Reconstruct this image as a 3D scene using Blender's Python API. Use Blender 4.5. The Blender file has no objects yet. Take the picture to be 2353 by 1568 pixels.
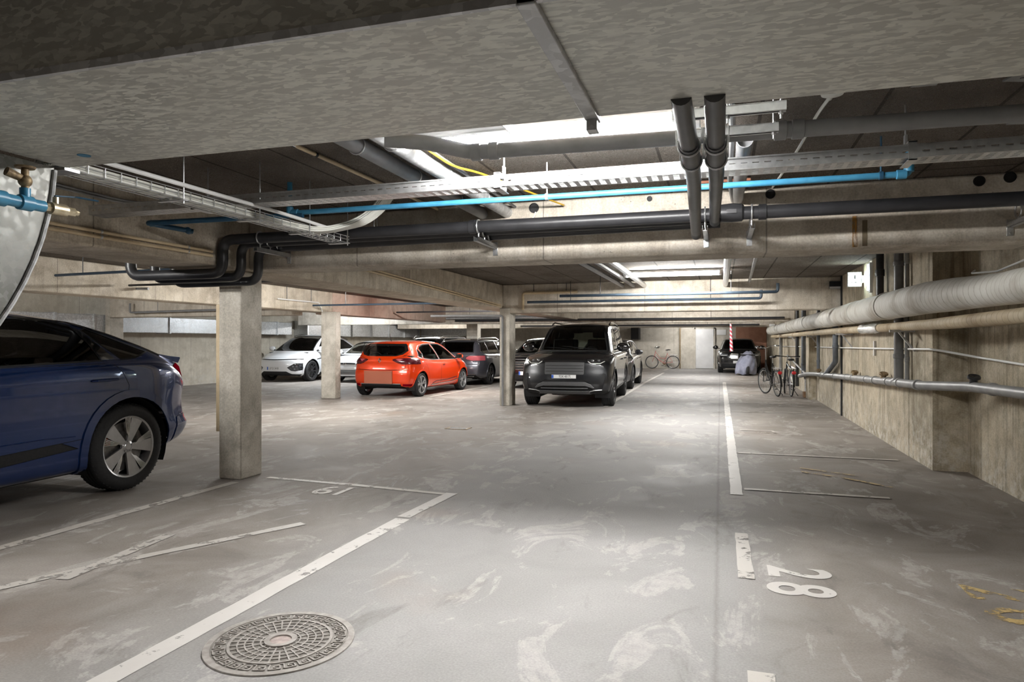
import bpy, bmesh, math, random
from mathutils import Vector, Matrix
from mathutils.bvhtree import BVHTree
PI = math.pi
SC = bpy.context.scene
COL = SC.collection
random.seed(7)

# ------------------------------------------------------------------ mesh helpers
def V(*a):
    return Vector(a)

def box(bm, lo, hi):
    x0, y0, z0 = lo; x1, y1, z1 = hi
    vs = [bm.verts.new(c) for c in ((x0,y0,z0),(x1,y0,z0),(x1,y1,z0),(x0,y1,z0),(x0,y0,z1),(x1,y0,z1),(x1,y1,z1),(x0,y1,z1))]
    for f in ((3,2,1,0),(4,5,6,7),(0,1,5,4),(1,2,6,5),(2,3,7,6),(3,0,4,7)):
        bm.faces.new([vs[i] for i in f])
    return vs

def obox(bm, c, size, M=None):
    """box centred at c with size, rotated by 3x3 matrix M"""
    vs = box(bm, [-s/2 for s in size], [s/2 for s in size])
    for v in vs:
        v.co = (M @ v.co if M else v.co) + Vector(c)
    return vs

def beam(bm, a, b, w, t, up=(0,0,1)):
    """rectangular bar from a to b; w across, t along up"""
    a = Vector(a); b = Vector(b); d = b - a; L = d.length; d.normalize()
    up = Vector(up); s = d.cross(up)
    if s.length < 1e-4: s = d.cross(Vector((1,0,0)))
    s.normalize(); u = s.cross(d)
    M = Matrix((d, s, u)).transposed()
    return obox(bm, (a+b)/2, (L, w, t), M)

def frame_of(d):
    d = d.normalized()
    r = Vector((0,0,1)) if abs(d.z) < 0.9 else Vector((1,0,0))
    s = d.cross(r).normalized()
    return s, s.cross(d).normalized()

def ring(bm, c, s, u, r, n, sq=1.0):
    return [bm.verts.new(Vector(c) + s*(math.cos(2*PI*i/n)*r) + u*(math.sin(2*PI*i/n)*r*sq)) for i in range(n)]

def skin(bm, A, B):
    n = len(A)
    for i in range(n):
        bm.faces.new((A[i], A[(i+1)%n], B[(i+1)%n], B[i]))

def cyl(bm, a, b, r, r2=None, n=20, caps=True):
    a = Vector(a); b = Vector(b)
    s, u = frame_of(b-a)
    A = ring(bm, a, s, u, r, n); B = ring(bm, b, s, u, r if r2 is None else r2, n)
    skin(bm, A, B)
    if caps:
        bm.faces.new(A[::-1]); bm.faces.new(B)

def pipe(bm, a, b, r, t=0.006, n=20, open_a=False, open_b=True):
    """pipe with an open, hollow mouth"""
    a = Vector(a); b = Vector(b); s, u = frame_of(b-a); d=(b-a).normalized()
    A = ring(bm, a, s, u, r, n); B = ring(bm, b, s, u, r, n); skin(bm, A, B)
    if open_b:
        C = ring(bm, b, s, u, r-t, n); D = ring(bm, b-d*0.25, s, u, r-t, n)
        skin(bm, B, C); skin(bm, C, D); bm.faces.new(D)
    else: bm.faces.new(B)
    bm.faces.new(A[::-1])

def rounded(pts, r, seg=6):
    """round the corners of a polyline"""
    pts = [Vector(p) for p in pts]; out = [pts[0]]
    for i in range(1, len(pts)-1):
        p = pts[i]; a = pts[i-1]-p; b = pts[i+1]-p
        k = min(r, a.length*0.49, b.length*0.49)
        p0 = p + a.normalized()*k; p1 = p + b.normalized()*k
        for j in range(seg+1):
            t = j/seg
            out.append(p0*(1-t)**2 + p*2*t*(1-t) + p1*t*t)
    out.append(pts[-1]); return out

def tube(bm, pts, r, n=12, caps=True, sq=1.0, closed=False):
    pts = [Vector(p) for p in pts]
    m = len(pts); rs = r if isinstance(r, (list, tuple)) else [r]*m
    d0 = (pts[1]-pts[0]).normalized(); s, u = frame_of(d0); rings = []
    for i, p in enumerate(pts):
        if closed: d = pts[(i+1)%m]-pts[i-1]
        elif i == 0: d = pts[1]-pts[0]
        elif i == m-1: d = pts[-1]-pts[-2]
        else: d = (pts[i+1]-p).normalized() + (p-pts[i-1]).normalized()
        d = d.normalized()
        s = (s - d*s.dot(d)).normalized(); u = s.cross(d)
        rings.append(ring(bm, p, s, u, rs[i], n, sq))
    for a, b in zip(rings, rings[1:]): skin(bm, a, b)
    if closed: skin(bm, rings[-1], rings[0])
    elif caps:
        bm.faces.new(rings[0][::-1]); bm.faces.new(rings[-1])

def lathe(bm, prof, n=32, M=None, close=False):
    """prof: list of (r, h) about the local Z axis; M maps to place"""
    R = []
    for r, h in prof:
        R.append([bm.verts.new(Vector((r*math.cos(2*PI*i/n), r*math.sin(2*PI*i/n), h))) for i in range(n)])
    for a, b in zip(R, R[1:]): skin(bm, a, b)
    if close: skin(bm, R[-1], R[0])
    else:
        if prof[0][0] > 1e-5: bm.faces.new(R[0][::-1])
        if prof[-1][0] > 1e-5: bm.faces.new(R[-1])
    if M is not None:
        for a in R:
            for v in a: v.co = M @ v.co
    return R

def prism(bm, poly, h0, h1, M=None):
    """polygon (x,y) extruded from h0 to h1 on local Z"""
    A = [bm.verts.new((x, y, h0)) for x, y in poly]; B = [bm.verts.new((x, y, h1)) for x, y in poly]
    if M is not None:
        for v in A+B: v.co = M @ v.co
    bm.faces.new(A[::-1]); bm.faces.new(B); skin(bm, A, B)

def mk(name, bm, mat=None, parent=None, smooth=35, bevel=0, fix=True):
    if fix:
        bmesh.ops.recalc_face_normals(bm, faces=bm.faces[:])
    me = bpy.data.meshes.new(name)
    bm.to_mesh(me); bm.free()
    mats = mat if isinstance(mat, (list, tuple)) else [mat]
    for m in mats:
        if m: me.materials.append(m)
    if smooth:
        me.polygons.foreach_set('use_smooth', [True]*len(me.polygons))
        me.set_sharp_from_angle(angle=math.radians(smooth))
    o = bpy.data.objects.new(name, me); COL.objects.link(o)
    if parent is not None: o.parent = parent
    if bevel:
        b = o.modifiers.new('bevel', 'BEVEL'); b.width = bevel; b.segments = 2; b.limit_method = 'ANGLE'; b.angle_limit = math.radians(40)
    return o

def tag(o, label, cat, group=None, kind=None):
    o['label'] = label; o['category'] = cat
    if group: o['group'] = group
    o['kind'] = kind or 'thing'
    return o

def thing(name, label, cat, loc=(0,0,0), rz=0, group=None):
    o = bpy.data.objects.new(name, None); COL.objects.link(o)
    o.location = loc; o.rotation_euler = (0,0,rz); o.empty_display_size = .1
    return tag(o, label, cat, group)

def BM(): return bmesh.new()

# ------------------------------------------------------------------ materials
class NT:
    def __init__(s, name):
        s.m = bpy.data.materials.new(name); s.m.use_nodes = True
        s.t = s.m.node_tree; s.n = s.t.nodes; s.b = s.n['Principled BSDF']; s.out = s.n['Material Output']
    def node(s, typ, **kw):
        x = s.n.new(typ)
        for k, v in kw.items():
            if k in x.inputs.keys() if isinstance(k, str) else False: x.inputs[k].default_value = v
            else: setattr(x, k, v)
        return x
    def link(s, a, b): s.t.links.new(a, b)
    def coords(s, scale=(1,1,1), kind='Object', rot=(0,0,0)):
        tc = s.n.new('ShaderNodeTexCoord'); mp = s.n.new('ShaderNodeMapping')
        mp.inputs['Scale'].default_value = scale; mp.inputs['Rotation'].default_value = rot
        s.link(tc.outputs[kind], mp.inputs['Vector']); return mp.outputs['Vector']
    def noise(s, vec, scale, detail=4, rough=.55, dist=0, typ='FBM'):
        x = s.n.new('ShaderNodeTexNoise'); x.inputs['Scale'].default_value = scale; x.inputs['Detail'].default_value = detail
        x.inputs['Roughness'].default_value = rough; x.inputs['Distortion'].default_value = dist
        s.link(vec, x.inputs['Vector']); return x.outputs['Fac']
    def voro(s, vec, scale, feat='F1', out='Color', rnd=1):
        x = s.n.new('ShaderNodeTexVoronoi'); x.feature = feat; x.inputs['Scale'].default_value = scale; x.inputs['Randomness'].default_value = rnd
        s.link(vec, x.inputs['Vector']); return x.outputs[out]
    def ramp(s, fac, stops, interp='LINEAR'):
        x = s.n.new('ShaderNodeValToRGB'); x.color_ramp.interpolation = interp
        e = x.color_ramp.elements
        while len(e) < len(stops): e.new(.5)
        for i, (p, c) in enumerate(stops):
            e[i].position = p; e[i].color = (c, c, c, 1) if isinstance(c, (int, float)) else (*c, 1)
        s.link(fac, x.inputs['Fac']); return x.outputs['Color']
    def mix(s, fac, a, b, typ='MIX'):
        x = s.n.new('ShaderNodeMix'); x.data_type = 'RGBA'; x.blend_type = typ
        for sock, v in ((x.inputs[0], fac), (x.inputs[6], a), (x.inputs[7], b)):
            if isinstance(v, (int, float)): sock.default_value = v if sock == x.inputs[0] else (v, v, v, 1)
            elif isinstance(v, (tuple, list)): sock.default_value = (*v, 1)
            else: s.link(v, sock)
        return x.outputs[2]
    def math(s, op, a, b=0.0, clamp=False):
        x = s.n.new('ShaderNodeMath'); x.operation = op; x.use_clamp = clamp
        for i, v in enumerate((a, b)):
            if isinstance(v, (int, float)): x.inputs[i].default_value = v
            else: s.link(v, x.inputs[i])
        return x.outputs[0]
    def sep(s, vec):
        x = s.n.new('ShaderNodeSeparateXYZ'); s.link(vec, x.inputs[0]); return x.outputs
    def bump(s, h, strength=.3, dist=.01, prev=None):
        x = s.n.new('ShaderNodeBump'); x.inputs['Strength'].default_value = strength; x.inputs['Distance'].default_value = dist
        s.link(h, x.inputs['Height'])
        if prev is not None: s.link(prev, x.inputs['Normal'])
        s.link(x.outputs[0], s.b.inputs['Normal']); return x.outputs[0]
    def set(s, **kw):
        names = dict(color='Base Color', rough='Roughness', metal='Metallic', coat='Coat Weight', coatr='Coat Roughness', alpha='Alpha', trans='Transmission Weight', ior='IOR', spec='Specular IOR Level', emc='Emission Color', ems='Emission Strength', sheen='Sheen Weight')
        for k, v in kw.items():
            sock = s.b.inputs[names[k]]
            if isinstance(v, (tuple, list)): sock.default_value = (*v, 1) if len(v) == 3 else v
            elif isinstance(v, (int, float)): sock.default_value = v
            else: s.link(v, sock)
        return s

def simple(name, color, rough=.5, metal=0, **kw):
    s = NT(name); s.set(color=color, rough=rough, metal=metal, **kw); return s.m

def speckled(name, c1, c2, scale=30, rough=.5, metal=0, bump=0, **kw):
    s = NT(name); v = s.coords(); n = s.noise(v, scale, 5)
    s.set(color=s.ramp(n, [(.35, c1), (.65, c2)]), rough=rough, metal=metal, **kw)
    if bump: s.bump(n, bump, .005)
    return s.m

def concrete(name, base, dark, light, seams=None, streak=.5, pits=True, low=None):
    s = NT(name); v = s.coords()
    big = s.noise(v, .9, 6, .6, .4); med = s.noise(v, 5, 6, .6)
    blot = s.noise(v, 2.6, 7, .65, .8)
    c = s.mix(s.math('MULTIPLY', s.ramp(big, [(.25, .1), (.62, 1.)]), s.ramp(blot, [(.3, .35), (.52, 1.)])), dark, base)
    c = s.mix(s.ramp(med, [(.45, 0.), (.8, .75)]), c, light)
    st = s.noise(s.coords((9, 9, .35)), 1.6, 5, .6)
    c = s.mix(s.math('MULTIPLY', s.ramp(st, [(.52, 0.), (.72, 1.)]), streak), c, dark)
    fine = s.noise(v, 60, 4)
    c = s.mix(.35, c, s.ramp(fine, [(.3, .25), (.7, .75)]), 'OVERLAY')
    h = fine
    if pits:
        p = s.voro(v, 22, 'F1', 'Distance'); pp = s.noise(v, 3, 3)
        pm = s.math('MULTIPLY', s.ramp(p, [(.05, 1.), (.13, 0.)]), s.ramp(pp, [(.5, 0.), (.6, 1.)]))
        c = s.mix(s.math('MULTIPLY', pm, .7), c, (.07, .06, .05)); h = s.math('SUBTRACT', fine, pm)
    if seams:
        ax, period, off = seams
        q = s.sep(v)[ax]
        f = s.math('FRACT', s.math('DIVIDE', s.math('ADD', q, off), period))
        line = s.math('LESS_THAN', f, .012/period)
        c = s.mix(s.math('MULTIPLY', line, .55), c, (.12, .1, .08))
    if low:
        z = s.sep(v)[2]
        wig = s.math('ADD', z, s.math('MULTIPLY', s.math('SUBTRACT', big, .5), 1.1))
        nz = s.noise(v, 9, 6, .7)
        m = s.math('MULTIPLY', s.ramp(wig, [(.02, 1.), (.55, 0.)]), s.ramp(nz, [(.47, 0.), (.62, 1.)]))
        c = s.mix(s.math('MULTIPLY', m, .8), c, low)
    s.set(color=c, rough=.85, spec=.25); s.bump(h, .35, .006)
    return s.m
# ------------------------------------------------------------------ surfaces of the garage
def floor_mat():
    s = NT('floor concrete'); v = s.coords(); x, y, z = s.sep(v)[:3]
    warp = s.noise(v, .8, 5, .6)
    xx = s.math('ADD', x, s.math('MULTIPLY', s.math('SUBTRACT', warp, .5), .5))
    # grey sealed driving lane between the bays, browner bare concrete in the bays
    lane = s.math('MULTIPLY', s.ramp(s.math('ADD', s.math('MULTIPLY', xx, .25), 1.0), [(.2, 0.), (.45, 1.)]), s.ramp(s.math('MULTIPLY', s.math('SUBTRACT', xx, -.3), 1.0), [(.35, 1.), (.9, 0.)]))
    n1 = s.noise(v, 1.1, 7, .62, .6); n2 = s.noise(s.coords((1, .55, 1)), 2.3, 8, .68, .9); n3 = s.noise(v, 14, 6, .7)
    bay = s.mix(s.ramp(n1, [(.35, 0.), (.68, 1.)]), (.2, .176, .155), (.34, .31, .285))
    grey = s.mix(s.ramp(n1, [(.35, 0.), (.7, 1.)]), (.275, .266, .26), (.35, .34, .332))
    c = s.mix(lane, bay, grey)
    worn = s.math('MULTIPLY', s.ramp(n2, [(.545, 0.), (.58, 1.)]), s.ramp(n3, [(.3, .2), (.6, 1.)]))
    c = s.mix(s.math('MULTIPLY', worn, .5), c, (.5, .475, .45))
    dk = s.noise(s.coords((1.3, .6, 1)), 1.7, 7, .65, 1.2)
    c = s.mix(s.math('MULTIPLY', s.ramp(dk, [(.28, 1.), (.42, 0.)]), .5), c, (.11, .1, .09))
    # rust-brown stains
    ru = s.noise(v, .7, 4, .5)
    c = s.mix(s.math('MULTIPLY', s.ramp(ru, [(.6, 0.), (.75, 1.)]), .3), c, (.3, .2, .14))
    # long joint beside the bay line
    j = s.math('ABSOLUTE', s.math('SUBTRACT', s.math('ADD', x, s.math('MULTIPLY', s.math('SUBTRACT', n3, .5), .04)), -.02))
    c = s.mix(s.math('MULTIPLY', s.ramp(j, [(.0, 1.), (.02, 0.)]), .35), c, (.12, .11, .1))
    sp = s.noise(v, 90, 3, .6); c = s.mix(.3, c, s.ramp(sp, [(.3, .3), (.7, .7)]), 'OVERLAY')
    r = s.ramp(n1, [(.3, .62), (.7, .85)])
    s.set(color=c, rough=r, spec=.22); s.bump(s.mix(.4, n3, sp), .12, .004)
    return s.m

def woodwool_mat():
    s = NT('wood wool slab'); v = s.coords()
    a = s.noise(v, 26, 3, .6, 3.2); b = s.noise(s.coords((1, 1, 1), rot=(0, 0, .9)), 34, 3, .6, 2.6)
    st = s.math('ABSOLUTE', s.math('SUBTRACT', a, .5)); st2 = s.math('ABSOLUTE', s.math('SUBTRACT', b, .5))
    h = s.math('MAXIMUM', s.ramp(st, [(0, 1.), (.05, 0.)]), s.ramp(st2, [(0, .8), (.045, 0.)]))
    big = s.noise(v, 1.2, 5)
    c = s.mix(h, (.16, .135, .115), (.74, .65, .56))
    c = s.mix(s.math('MULTIPLY', s.ramp(big, [(.4, 0.), (.7, 1.)]), .45), c, (.1, .085, .07))
    x, y, z = s.sep(v)[:3]
    for q, p in ((x, .6), (y, 2.4)):
        f = s.math('FRACT', s.math('DIVIDE', s.math('ADD', q, 40.0), p))
        c = s.mix(s.math('MULTIPLY', s.math('LESS_THAN', f, .02/p), .7), c, (.05, .043, .038))
    s.set(color=c, rough=.95, spec=.1); s.bump(h, .9, .02)
    return s.m

def galv_mat(name, c1, c2, scale, rough=.45, metal=.55, stretch=(1, 1, 1)):
    s = NT(name); v = s.coords(stretch)
    n = s.noise(v, scale*.8, 3, .6)
    wv = s.n.new('ShaderNodeVectorMath'); wv.operation = 'ADD'
    sc_ = s.n.new('ShaderNodeTexNoise'); sc_.inputs['Scale'].default_value = scale*.5; s.link(v, sc_.inputs['Vector'])
    ms = s.n.new('ShaderNodeVectorMath'); ms.operation = 'SCALE'; ms.inputs['Scale'].default_value = .035
    s.link(sc_.outputs['Color'], ms.inputs[0]); s.link(v, wv.inputs[0]); s.link(ms.outputs[0], wv.inputs[1])
    vo = s.voro(wv.outputs[0], scale, 'F1', 'Color')
    g = s.sep(vo)[0]
    c = s.mix(s.ramp(s.math('ADD', s.math('MULTIPLY', g, .7), s.math('MULTIPLY', n, .45)), [(.45, 0.), (.8, 1.)]), c1, c2)
    big = s.noise(s.coords(), 1.3, 4)
    c = s.mix(s.math('MULTIPLY', s.ramp(big, [(.45, 0.), (.75, 1.)]), .35), c, (.3, .28, .24))
    s.set(color=c, rough=s.ramp(g, [(.2, rough-.1), (.9, rough+.12)]), metal=metal)
    return s.m

def paint_mat(name, col, wear=.5, dirt=(.5, .47, .44)):
    s = NT(name); v = s.coords()
    n = s.noise(v, 9, 7, .7); m = s.noise(v, 2.0, 4)
    k = s.math('ADD', n, s.math('MULTIPLY', s.math('SUBTRACT', m, .5), .6))
    c = s.mix(s.ramp(m, [(.35, 0.), (.7, .6)]), col, dirt)
    s.set(color=c, rough=.6, alpha=s.ramp(k, [(wear-.06, 0.), (wear+.04, 1.)]))
    return s.m

M = {}
M['floor'] = floor_mat(); M['ceiling'] = woodwool_mat()
M['beam'] = concrete('cast concrete warm', (.66, .6, .51), (.3, .255, .2), (.82, .77, .69), seams=(0, 1.85, 20), streak=.4)
M['beamY'] = concrete('cast concrete warm long', (.66, .59, .48), (.3, .25, .19), (.8, .74, .64), seams=(1, 1.85, 20), streak=.45)
M['beam_pink_lit'] = concrete('cast concrete pinkish lit', (.62, .48, .39), (.4, .3, .24), (.7, .58, .5), seams=(1, 1.2, 20), streak=.35)  # pinkish light on the far beam painted into its colour
M['column'] = concrete('column concrete', (.6, .56, .49), (.28, .255, .21), (.76, .72, .65), streak=.25)
M['wall'] = concrete('wall concrete ochre', (.58, .505, .38), (.2, .17, .12), (.74, .68, .56), seams=(1, 2.4, 20.4), streak=.95, low=(.68, .66, .6))
M['wall_grey'] = concrete('wall concrete grey', (.6, .56, .49), (.4, .37, .31), (.72, .69, .62), seams=(0, 2.0, 20.3), streak=.35, low=(.6, .58, .54))
M['galv'] = galv_mat('galvanised spangle', (.53, .53, .49), (.76, .76, .7), 66, .5, .3, stretch=(.42, 1, 1))
M['galv_dull'] = galv_mat('galvanised dull spangle', (.2, .2, .185), (.31, .31, .29), 40, .5, .3)
M['galv_dark'] = galv_mat('galvanised dull', (.5, .51, .52), (.7, .71, .72), 30, .5, .35)
M['zinc'] = speckled('zinc plated steel', (.55, .56, .57), (.72, .73, .74), 20, .32, .85)
M['pipe_dark'] = speckled('dark grey drain pipe', (.022, .022, .024), (.032, .032, .035), 8, .38)
M['pipe_grey'] = speckled('mid grey drain pipe', (.2, .2, .205), (.25, .25, .255), 8, .45)
M['pipe_wall'] = speckled('pale grey drain pipe', (.24, .245, .245), (.34, .34, .335), 6, .45)
M['pipe_blue'] = speckled('blue air pipe', (.045, .22, .38), (.07, .29, .47), 10, .35)
M['pipe_bluedk'] = speckled('dark blue air pipe', (.018, .07, .13), (.025, .095, .175), 10, .4)
M['pipe_slate'] = speckled('slate blue air pipe', (.035, .055, .08), (.05, .075, .105), 10, .45)
M['feeder'] = speckled('charcoal drain pipe', (.05, .05, .053), (.07, .07, .073), 8, .42)
M['down'] = speckled('blue grey down pipe', (.13, .145, .17), (.18, .2, .23), 8, .45)
M['cream'] = speckled('cream conduit', (.6, .47, .29), (.7, .57, .38), 10, .5)
M['white'] = simple('white enamel', (.78, .78, .77), .4)
M['cable_white'] = speckled('pale cable', (.74, .74, .68), (.84, .84, .79), 6, .5)
M['cable_yellow'] = simple('yellow cable', (.72, .45, .04), .5)
M['rubber'] = speckled('black rubber', (.012, .012, .013), (.02, .02, .021), 40, .75)
M['black'] = simple('matt black', (.012, .012, .013), .6)
M['brass'] = speckled('weathered brass', (.52, .43, .27), (.7, .62, .46), 40, .38, .8)
M['rust'] = speckled('rusty brass', (.12, .075, .04), (.4, .3, .17), 45, .6, .4)
M['paint'] = paint_mat('white road paint', (.6, .575, .545), .36)
M['paint_old'] = paint_mat('worn road paint', (.52, .48, .43), .405)
M['paint_pale'] = paint_mat('faded road paint', (.5, .47, .43), .42)
M['paint_yellow'] = paint_mat('faded yellow paint', (.56, .4, .16), .5, (.45, .36, .22))
M['iron'] = speckled('cast iron cover', (.2, .185, .165), (.33, .31, .285), 25, .55, .35, .2)
M['iron_lt'] = speckled('cast iron rim worn', (.3, .275, .25), (.42, .39, .365), 25, .55, .3, .2)
M['dirtfill'] = speckled('dust filled metal', (.33, .27, .25), (.48, .4, .37), 30, .8)
M['wood'] = speckled('rough timber', (.2, .11, .055), (.33, .2, .11), 15, .8)

def lag_mat(name, c1, c2, c3):
    s = NT(name); v = s.coords(); y = s.sep(v)[1]
    n = s.noise(v, 6, 5); st = s.noise(v, 1.6, 4)
    f = s.math('FRACT', s.math('MULTIPLY', s.math('ADD', y, s.math('MULTIPLY', n, .06)), 11.0))
    band = s.ramp(f, [(0, 0.), (.08, 1.), (.9, 1.), (1, .3)])
    c = s.mix(s.ramp(n, [(.35, 0.), (.7, 1.)]), c1, c2)
    c = s.mix(s.math('MULTIPLY', s.ramp(st, [(.5, 0.), (.68, 1.)]), .75), c, c3)
    c = s.mix(.55, c, s.mix(band, c3, c))
    # dust lies on the upper side
    s.set(color=c, rough=.7); s.bump(s.mix(.5, band, n), .5, .01)
    return s.m
M['lagging'] = lag_mat('canvas pipe lagging', (.68, .665, .61), (.78, .77, .72), (.3, .25, .18))
M['lagging_tan'] = lag_mat('tan pipe lagging', (.52, .42, .27), (.62, .53, .38), (.28, .18, .09))
def foil_mat():
    s = NT('aluminium foil'); n = s.noise(s.coords(), 30, 4, .6, 1.5); s.set(color=(.75, .75, .74), metal=.95, rough=.25); s.bump(n, 1.0, .02); return s.m
M['foil'] = foil_mat()
def glow(name, col, e):
    s = NT(name); s.set(color=(.9, .9, .9), emc=col, ems=e); return s.m
LAMP = 125.0
M['tube'] = glow('lit lamp diffuser', (1, .985, .95), LAMP)
M['tube_near'] = glow('lit lamp diffuser near', (1, .99, .97), 105)
M['tube_dim'] = glow('lit lamp diffuser dim', (1, .98, .95), 55)
M['lit_end'] = glow('lit lamp end', (1, .99, .97), 14)
M['tube_cool'] = glow('lit lamp diffuser cool', (.9, .96, 1), LAMP)
M['exit_glow'] = glow('lit escape sign', (.82, 1, .9), 14)
M['wall_glow'] = glow('bluish wall glow', (.7, .82, 1), 14)  # glow of the added strip beside the escape light

# ------------------------------------------------------------------ shell
def struct(name, bm, m, label, cat, parent=None, **k):
    o = mk(name, bm, m, parent, **k)
    if parent is None: tag(o, label, cat, kind='structure')
    return o
CH = 2.66
bm = BM(); box(bm, (-16.6, -8.3, -.3), (3.0, 36.6, 0)); FLOOR = struct('floor', bm, M['floor'], 'worn grey concrete garage floor with painted bay lines', 'floor')
bm = BM(); box(bm, (-16.6, -8.3, CH), (3.0, 36.6, CH+.25)); struct('ceiling', bm, M['ceiling'], 'dark wood-wool slab ceiling of the garage', 'ceiling')
bm = BM(); box(bm, (2.22, 9.47, 0), (3.0, 36.6, CH)); box(bm, (2.225, 8.5, 0), (3.0, 9.47, CH)); box(bm, (2.56, -8.3, 0), (3.0, 8.5, CH))
struct('wall_right', bm, M['wall'], 'stained ochre concrete wall along the right-hand bays', 'wall')
bm = BM(); box(bm, (2.195, 14.22, 0), (2.22, 14.30, CH)); struct('trim_1', bm, M['rubber'], 'dark vertical joint strip in the right concrete wall', 'joint')
bm = BM(); box(bm, (2.05, 17.9, 0), (2.22, 18.5, 1.5)); struct('pillar', bm, M['wall'], 'shallow concrete pilaster on the right wall behind the bicycles', 'pillar')
bm = BM(); box(bm, (-16.6, -8.3, 0), (-16.3, 36.6, CH)); struct('wall_left', bm, concrete('wall concrete left', (.6, .55, .46), (.4, .36, .29), (.72, .68, .59), seams=(1, 2.0, 20), streak=.35, low=(.58, .56, .52)), 'pale concrete wall behind the blue car and the white cars', 'wall')
bm = BM(); box(bm, (-16.3, 36.2, 0), (2.22, 36.6, CH)); struct('wall_back', bm, M['wall_grey'], 'concrete end wall with the grey door', 'wall')
bm = BM(); box(bm, (-16.3, -8.3, 0), (2.56, -8.0, CH)); struct('wall_front', bm, M['wall_grey'], 'concrete wall closing the near end of the garage', 'wall')
bm = BM(); box(bm, (.75, 36.12, 0), (2.2, 36.2, 2.2)); struct('wall_brick', bm, speckled('terracotta wall', (.46, .225, .15), (.56, .3, .2), 4, .8), 'terracotta painted end wall panel behind the black car', 'wall')

# transverse and longitudinal beams
def mkbeam(lo, hi, mat, label):
    bm = BM(); box(bm, lo, hi); return struct('beam', bm, M[mat], label, 'beam', bevel=.02)
mkbeam((-4.58, 5.85, 2.14), (2.56, 6.30, CH), 'beam', 'nearest concrete cross beam carrying the black pipes')
mkbeam((-4.58, 14.3, 2.03), (2.22, 14.75, CH), 'beam', 'second concrete cross beam beyond the far lit lamp')
mkbeam((-15.6, 22.8, 2.03), (2.22, 23.25, CH), 'beam', 'third concrete cross beam deep in the garage')
mkbeam((-15.6, 31.3, 2.03), (2.22, 31.75, CH), 'beam', 'last concrete cross beam just before the end wall')
mkbeam((-15.6, 14.3, 2.05), (-9.95, 14.75, CH), 'beam', 'concrete cross beam above the rear of the blue car by the left wall')
mkbeam((-5.25, -8, 2.14), (-4.58, 31.3, CH), 'beamY', 'long concrete beam running over the row of nearest columns')
mkbeam((-9.95, -8, 2.14), (-9.45, 15.3, CH), 'beamY', 'long pale concrete beam above the second row of columns, near half')
mkbeam((-9.95, 15.3, 2.1), (-9.45, 25.4, CH), 'beam_pink_lit', 'pinkish lit far half of the long concrete beam over the second columns')
def mkcol(lo, hi, label):
    bm = BM(); box(bm, lo, hi); return struct('column', bm, M['column'], label, 'column', bevel=.012)
mkcol((-4.952, 5.86, 0), (-4.685, 6.2, 2.14), 'nearest square concrete column beside the blue car')
mkcol((-9.46, 14.8, 0), (-9.06, 15.05, 2.14), 'square concrete column in front of the white cars')
mkcol((-4.64, 14.28, 0), (-4.41, 14.72, 2.14), 'square concrete column between the orange car and the dark front-facing off-roader')
mkcol((-9.45, 24.9, 0), (-9.0, 25.3, 2.14), 'distant concrete column rising behind the grey estate car')
mkcol((-4.75, 31.0, 0), (-4.4, 31.3, 2.1), 'farthest concrete column right of the dark off-roader roof')
mkcol((-15.75, 14.3, 0), (-15.6, 14.75, CH), 'concrete pier on the left wall above the blue car roof')
bm = BM(); box(bm, (-5.02, 5.9, 0.48), (-4.955, 6.0, 1.8)); struct('trim_2', bm, M['cream'], 'pale timber batten fixed to the left face of the nearest column', 'batten')

# end door with frame, handle and the far fittings
d = bpy.data.objects.new('door_1', None); COL.objects.link(d); tag(d, 'grey steel door in the end wall beside the black car', 'door', kind='structure')
dm = speckled('grey door paint', (.68, .68, .68), (.75, .75, .75), 3, .5)
bm = BM(); box(bm, (-1.2, 36.12, .02), (-.33, 36.2, 2.03)); mk('door_leaf', bm, dm, d, bevel=.004)
bm = BM(); box(bm, (-1.27, 36.1, 0), (-1.2, 36.2, 2.1)); box(bm, (-.33, 36.1, 0), (-.25, 36.2, 2.1)); box(bm, (-1.27, 36.1, 2.03), (-.25, 36.2, 2.1)); mk('door_frame', bm, M['wall_grey'], d)
bm = BM(); cyl(bm, (-1.12, 36.12, 1.03), (-1.12, 36.06, 1.03), .014); cyl(bm, (-1.12, 36.06, 1.03), (-1.0, 36.06, 1.03), .011); box(bm, (-1.14, 36.11, .95), (-1.1, 36.125, 1.2)); mk('door_handle', bm, M['zinc'], d)
bm = BM()
for z in (.3, 1.7): cyl(bm, (-.325, 36.09, z), (-.325, 36.09, z+.3), .018)
mk('hinge', bm, M['zinc'], d)
bm = BM(); box(bm, (-.18, 36.17, 1.72), (.28, 36.195, 2.0)); o = mk('notice_sign', bm, M['white'], bevel=.004); tag(o, 'pale notice panel high on the end wall right of the grey door', 'panel')
bm = BM(); box(bm, (-2.0, 36.05, .0), (-1.95, 36.2, 2.1)); struct('trim_3', bm, M['rust'], 'dark steel edge strip on the end wall left of the door', 'strip')
bm = BM(); box(bm, (-4.4, 35.4, 1.5), (-4.0, 36.2, 2.1)); tag(mk('vent_box', bm, M['black'], bevel=.01), 'dark box duct hung at the end wall above the pale red bicycle', 'duct')
bm = BM(); beam(bm, (-9, 31.2, 2.08), (-.4, 31.2, 2.08), .05, .05); tag(mk('white_conduit', bm, M['white']), 'long white conduit under the last beam above the door', 'conduit')

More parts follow.
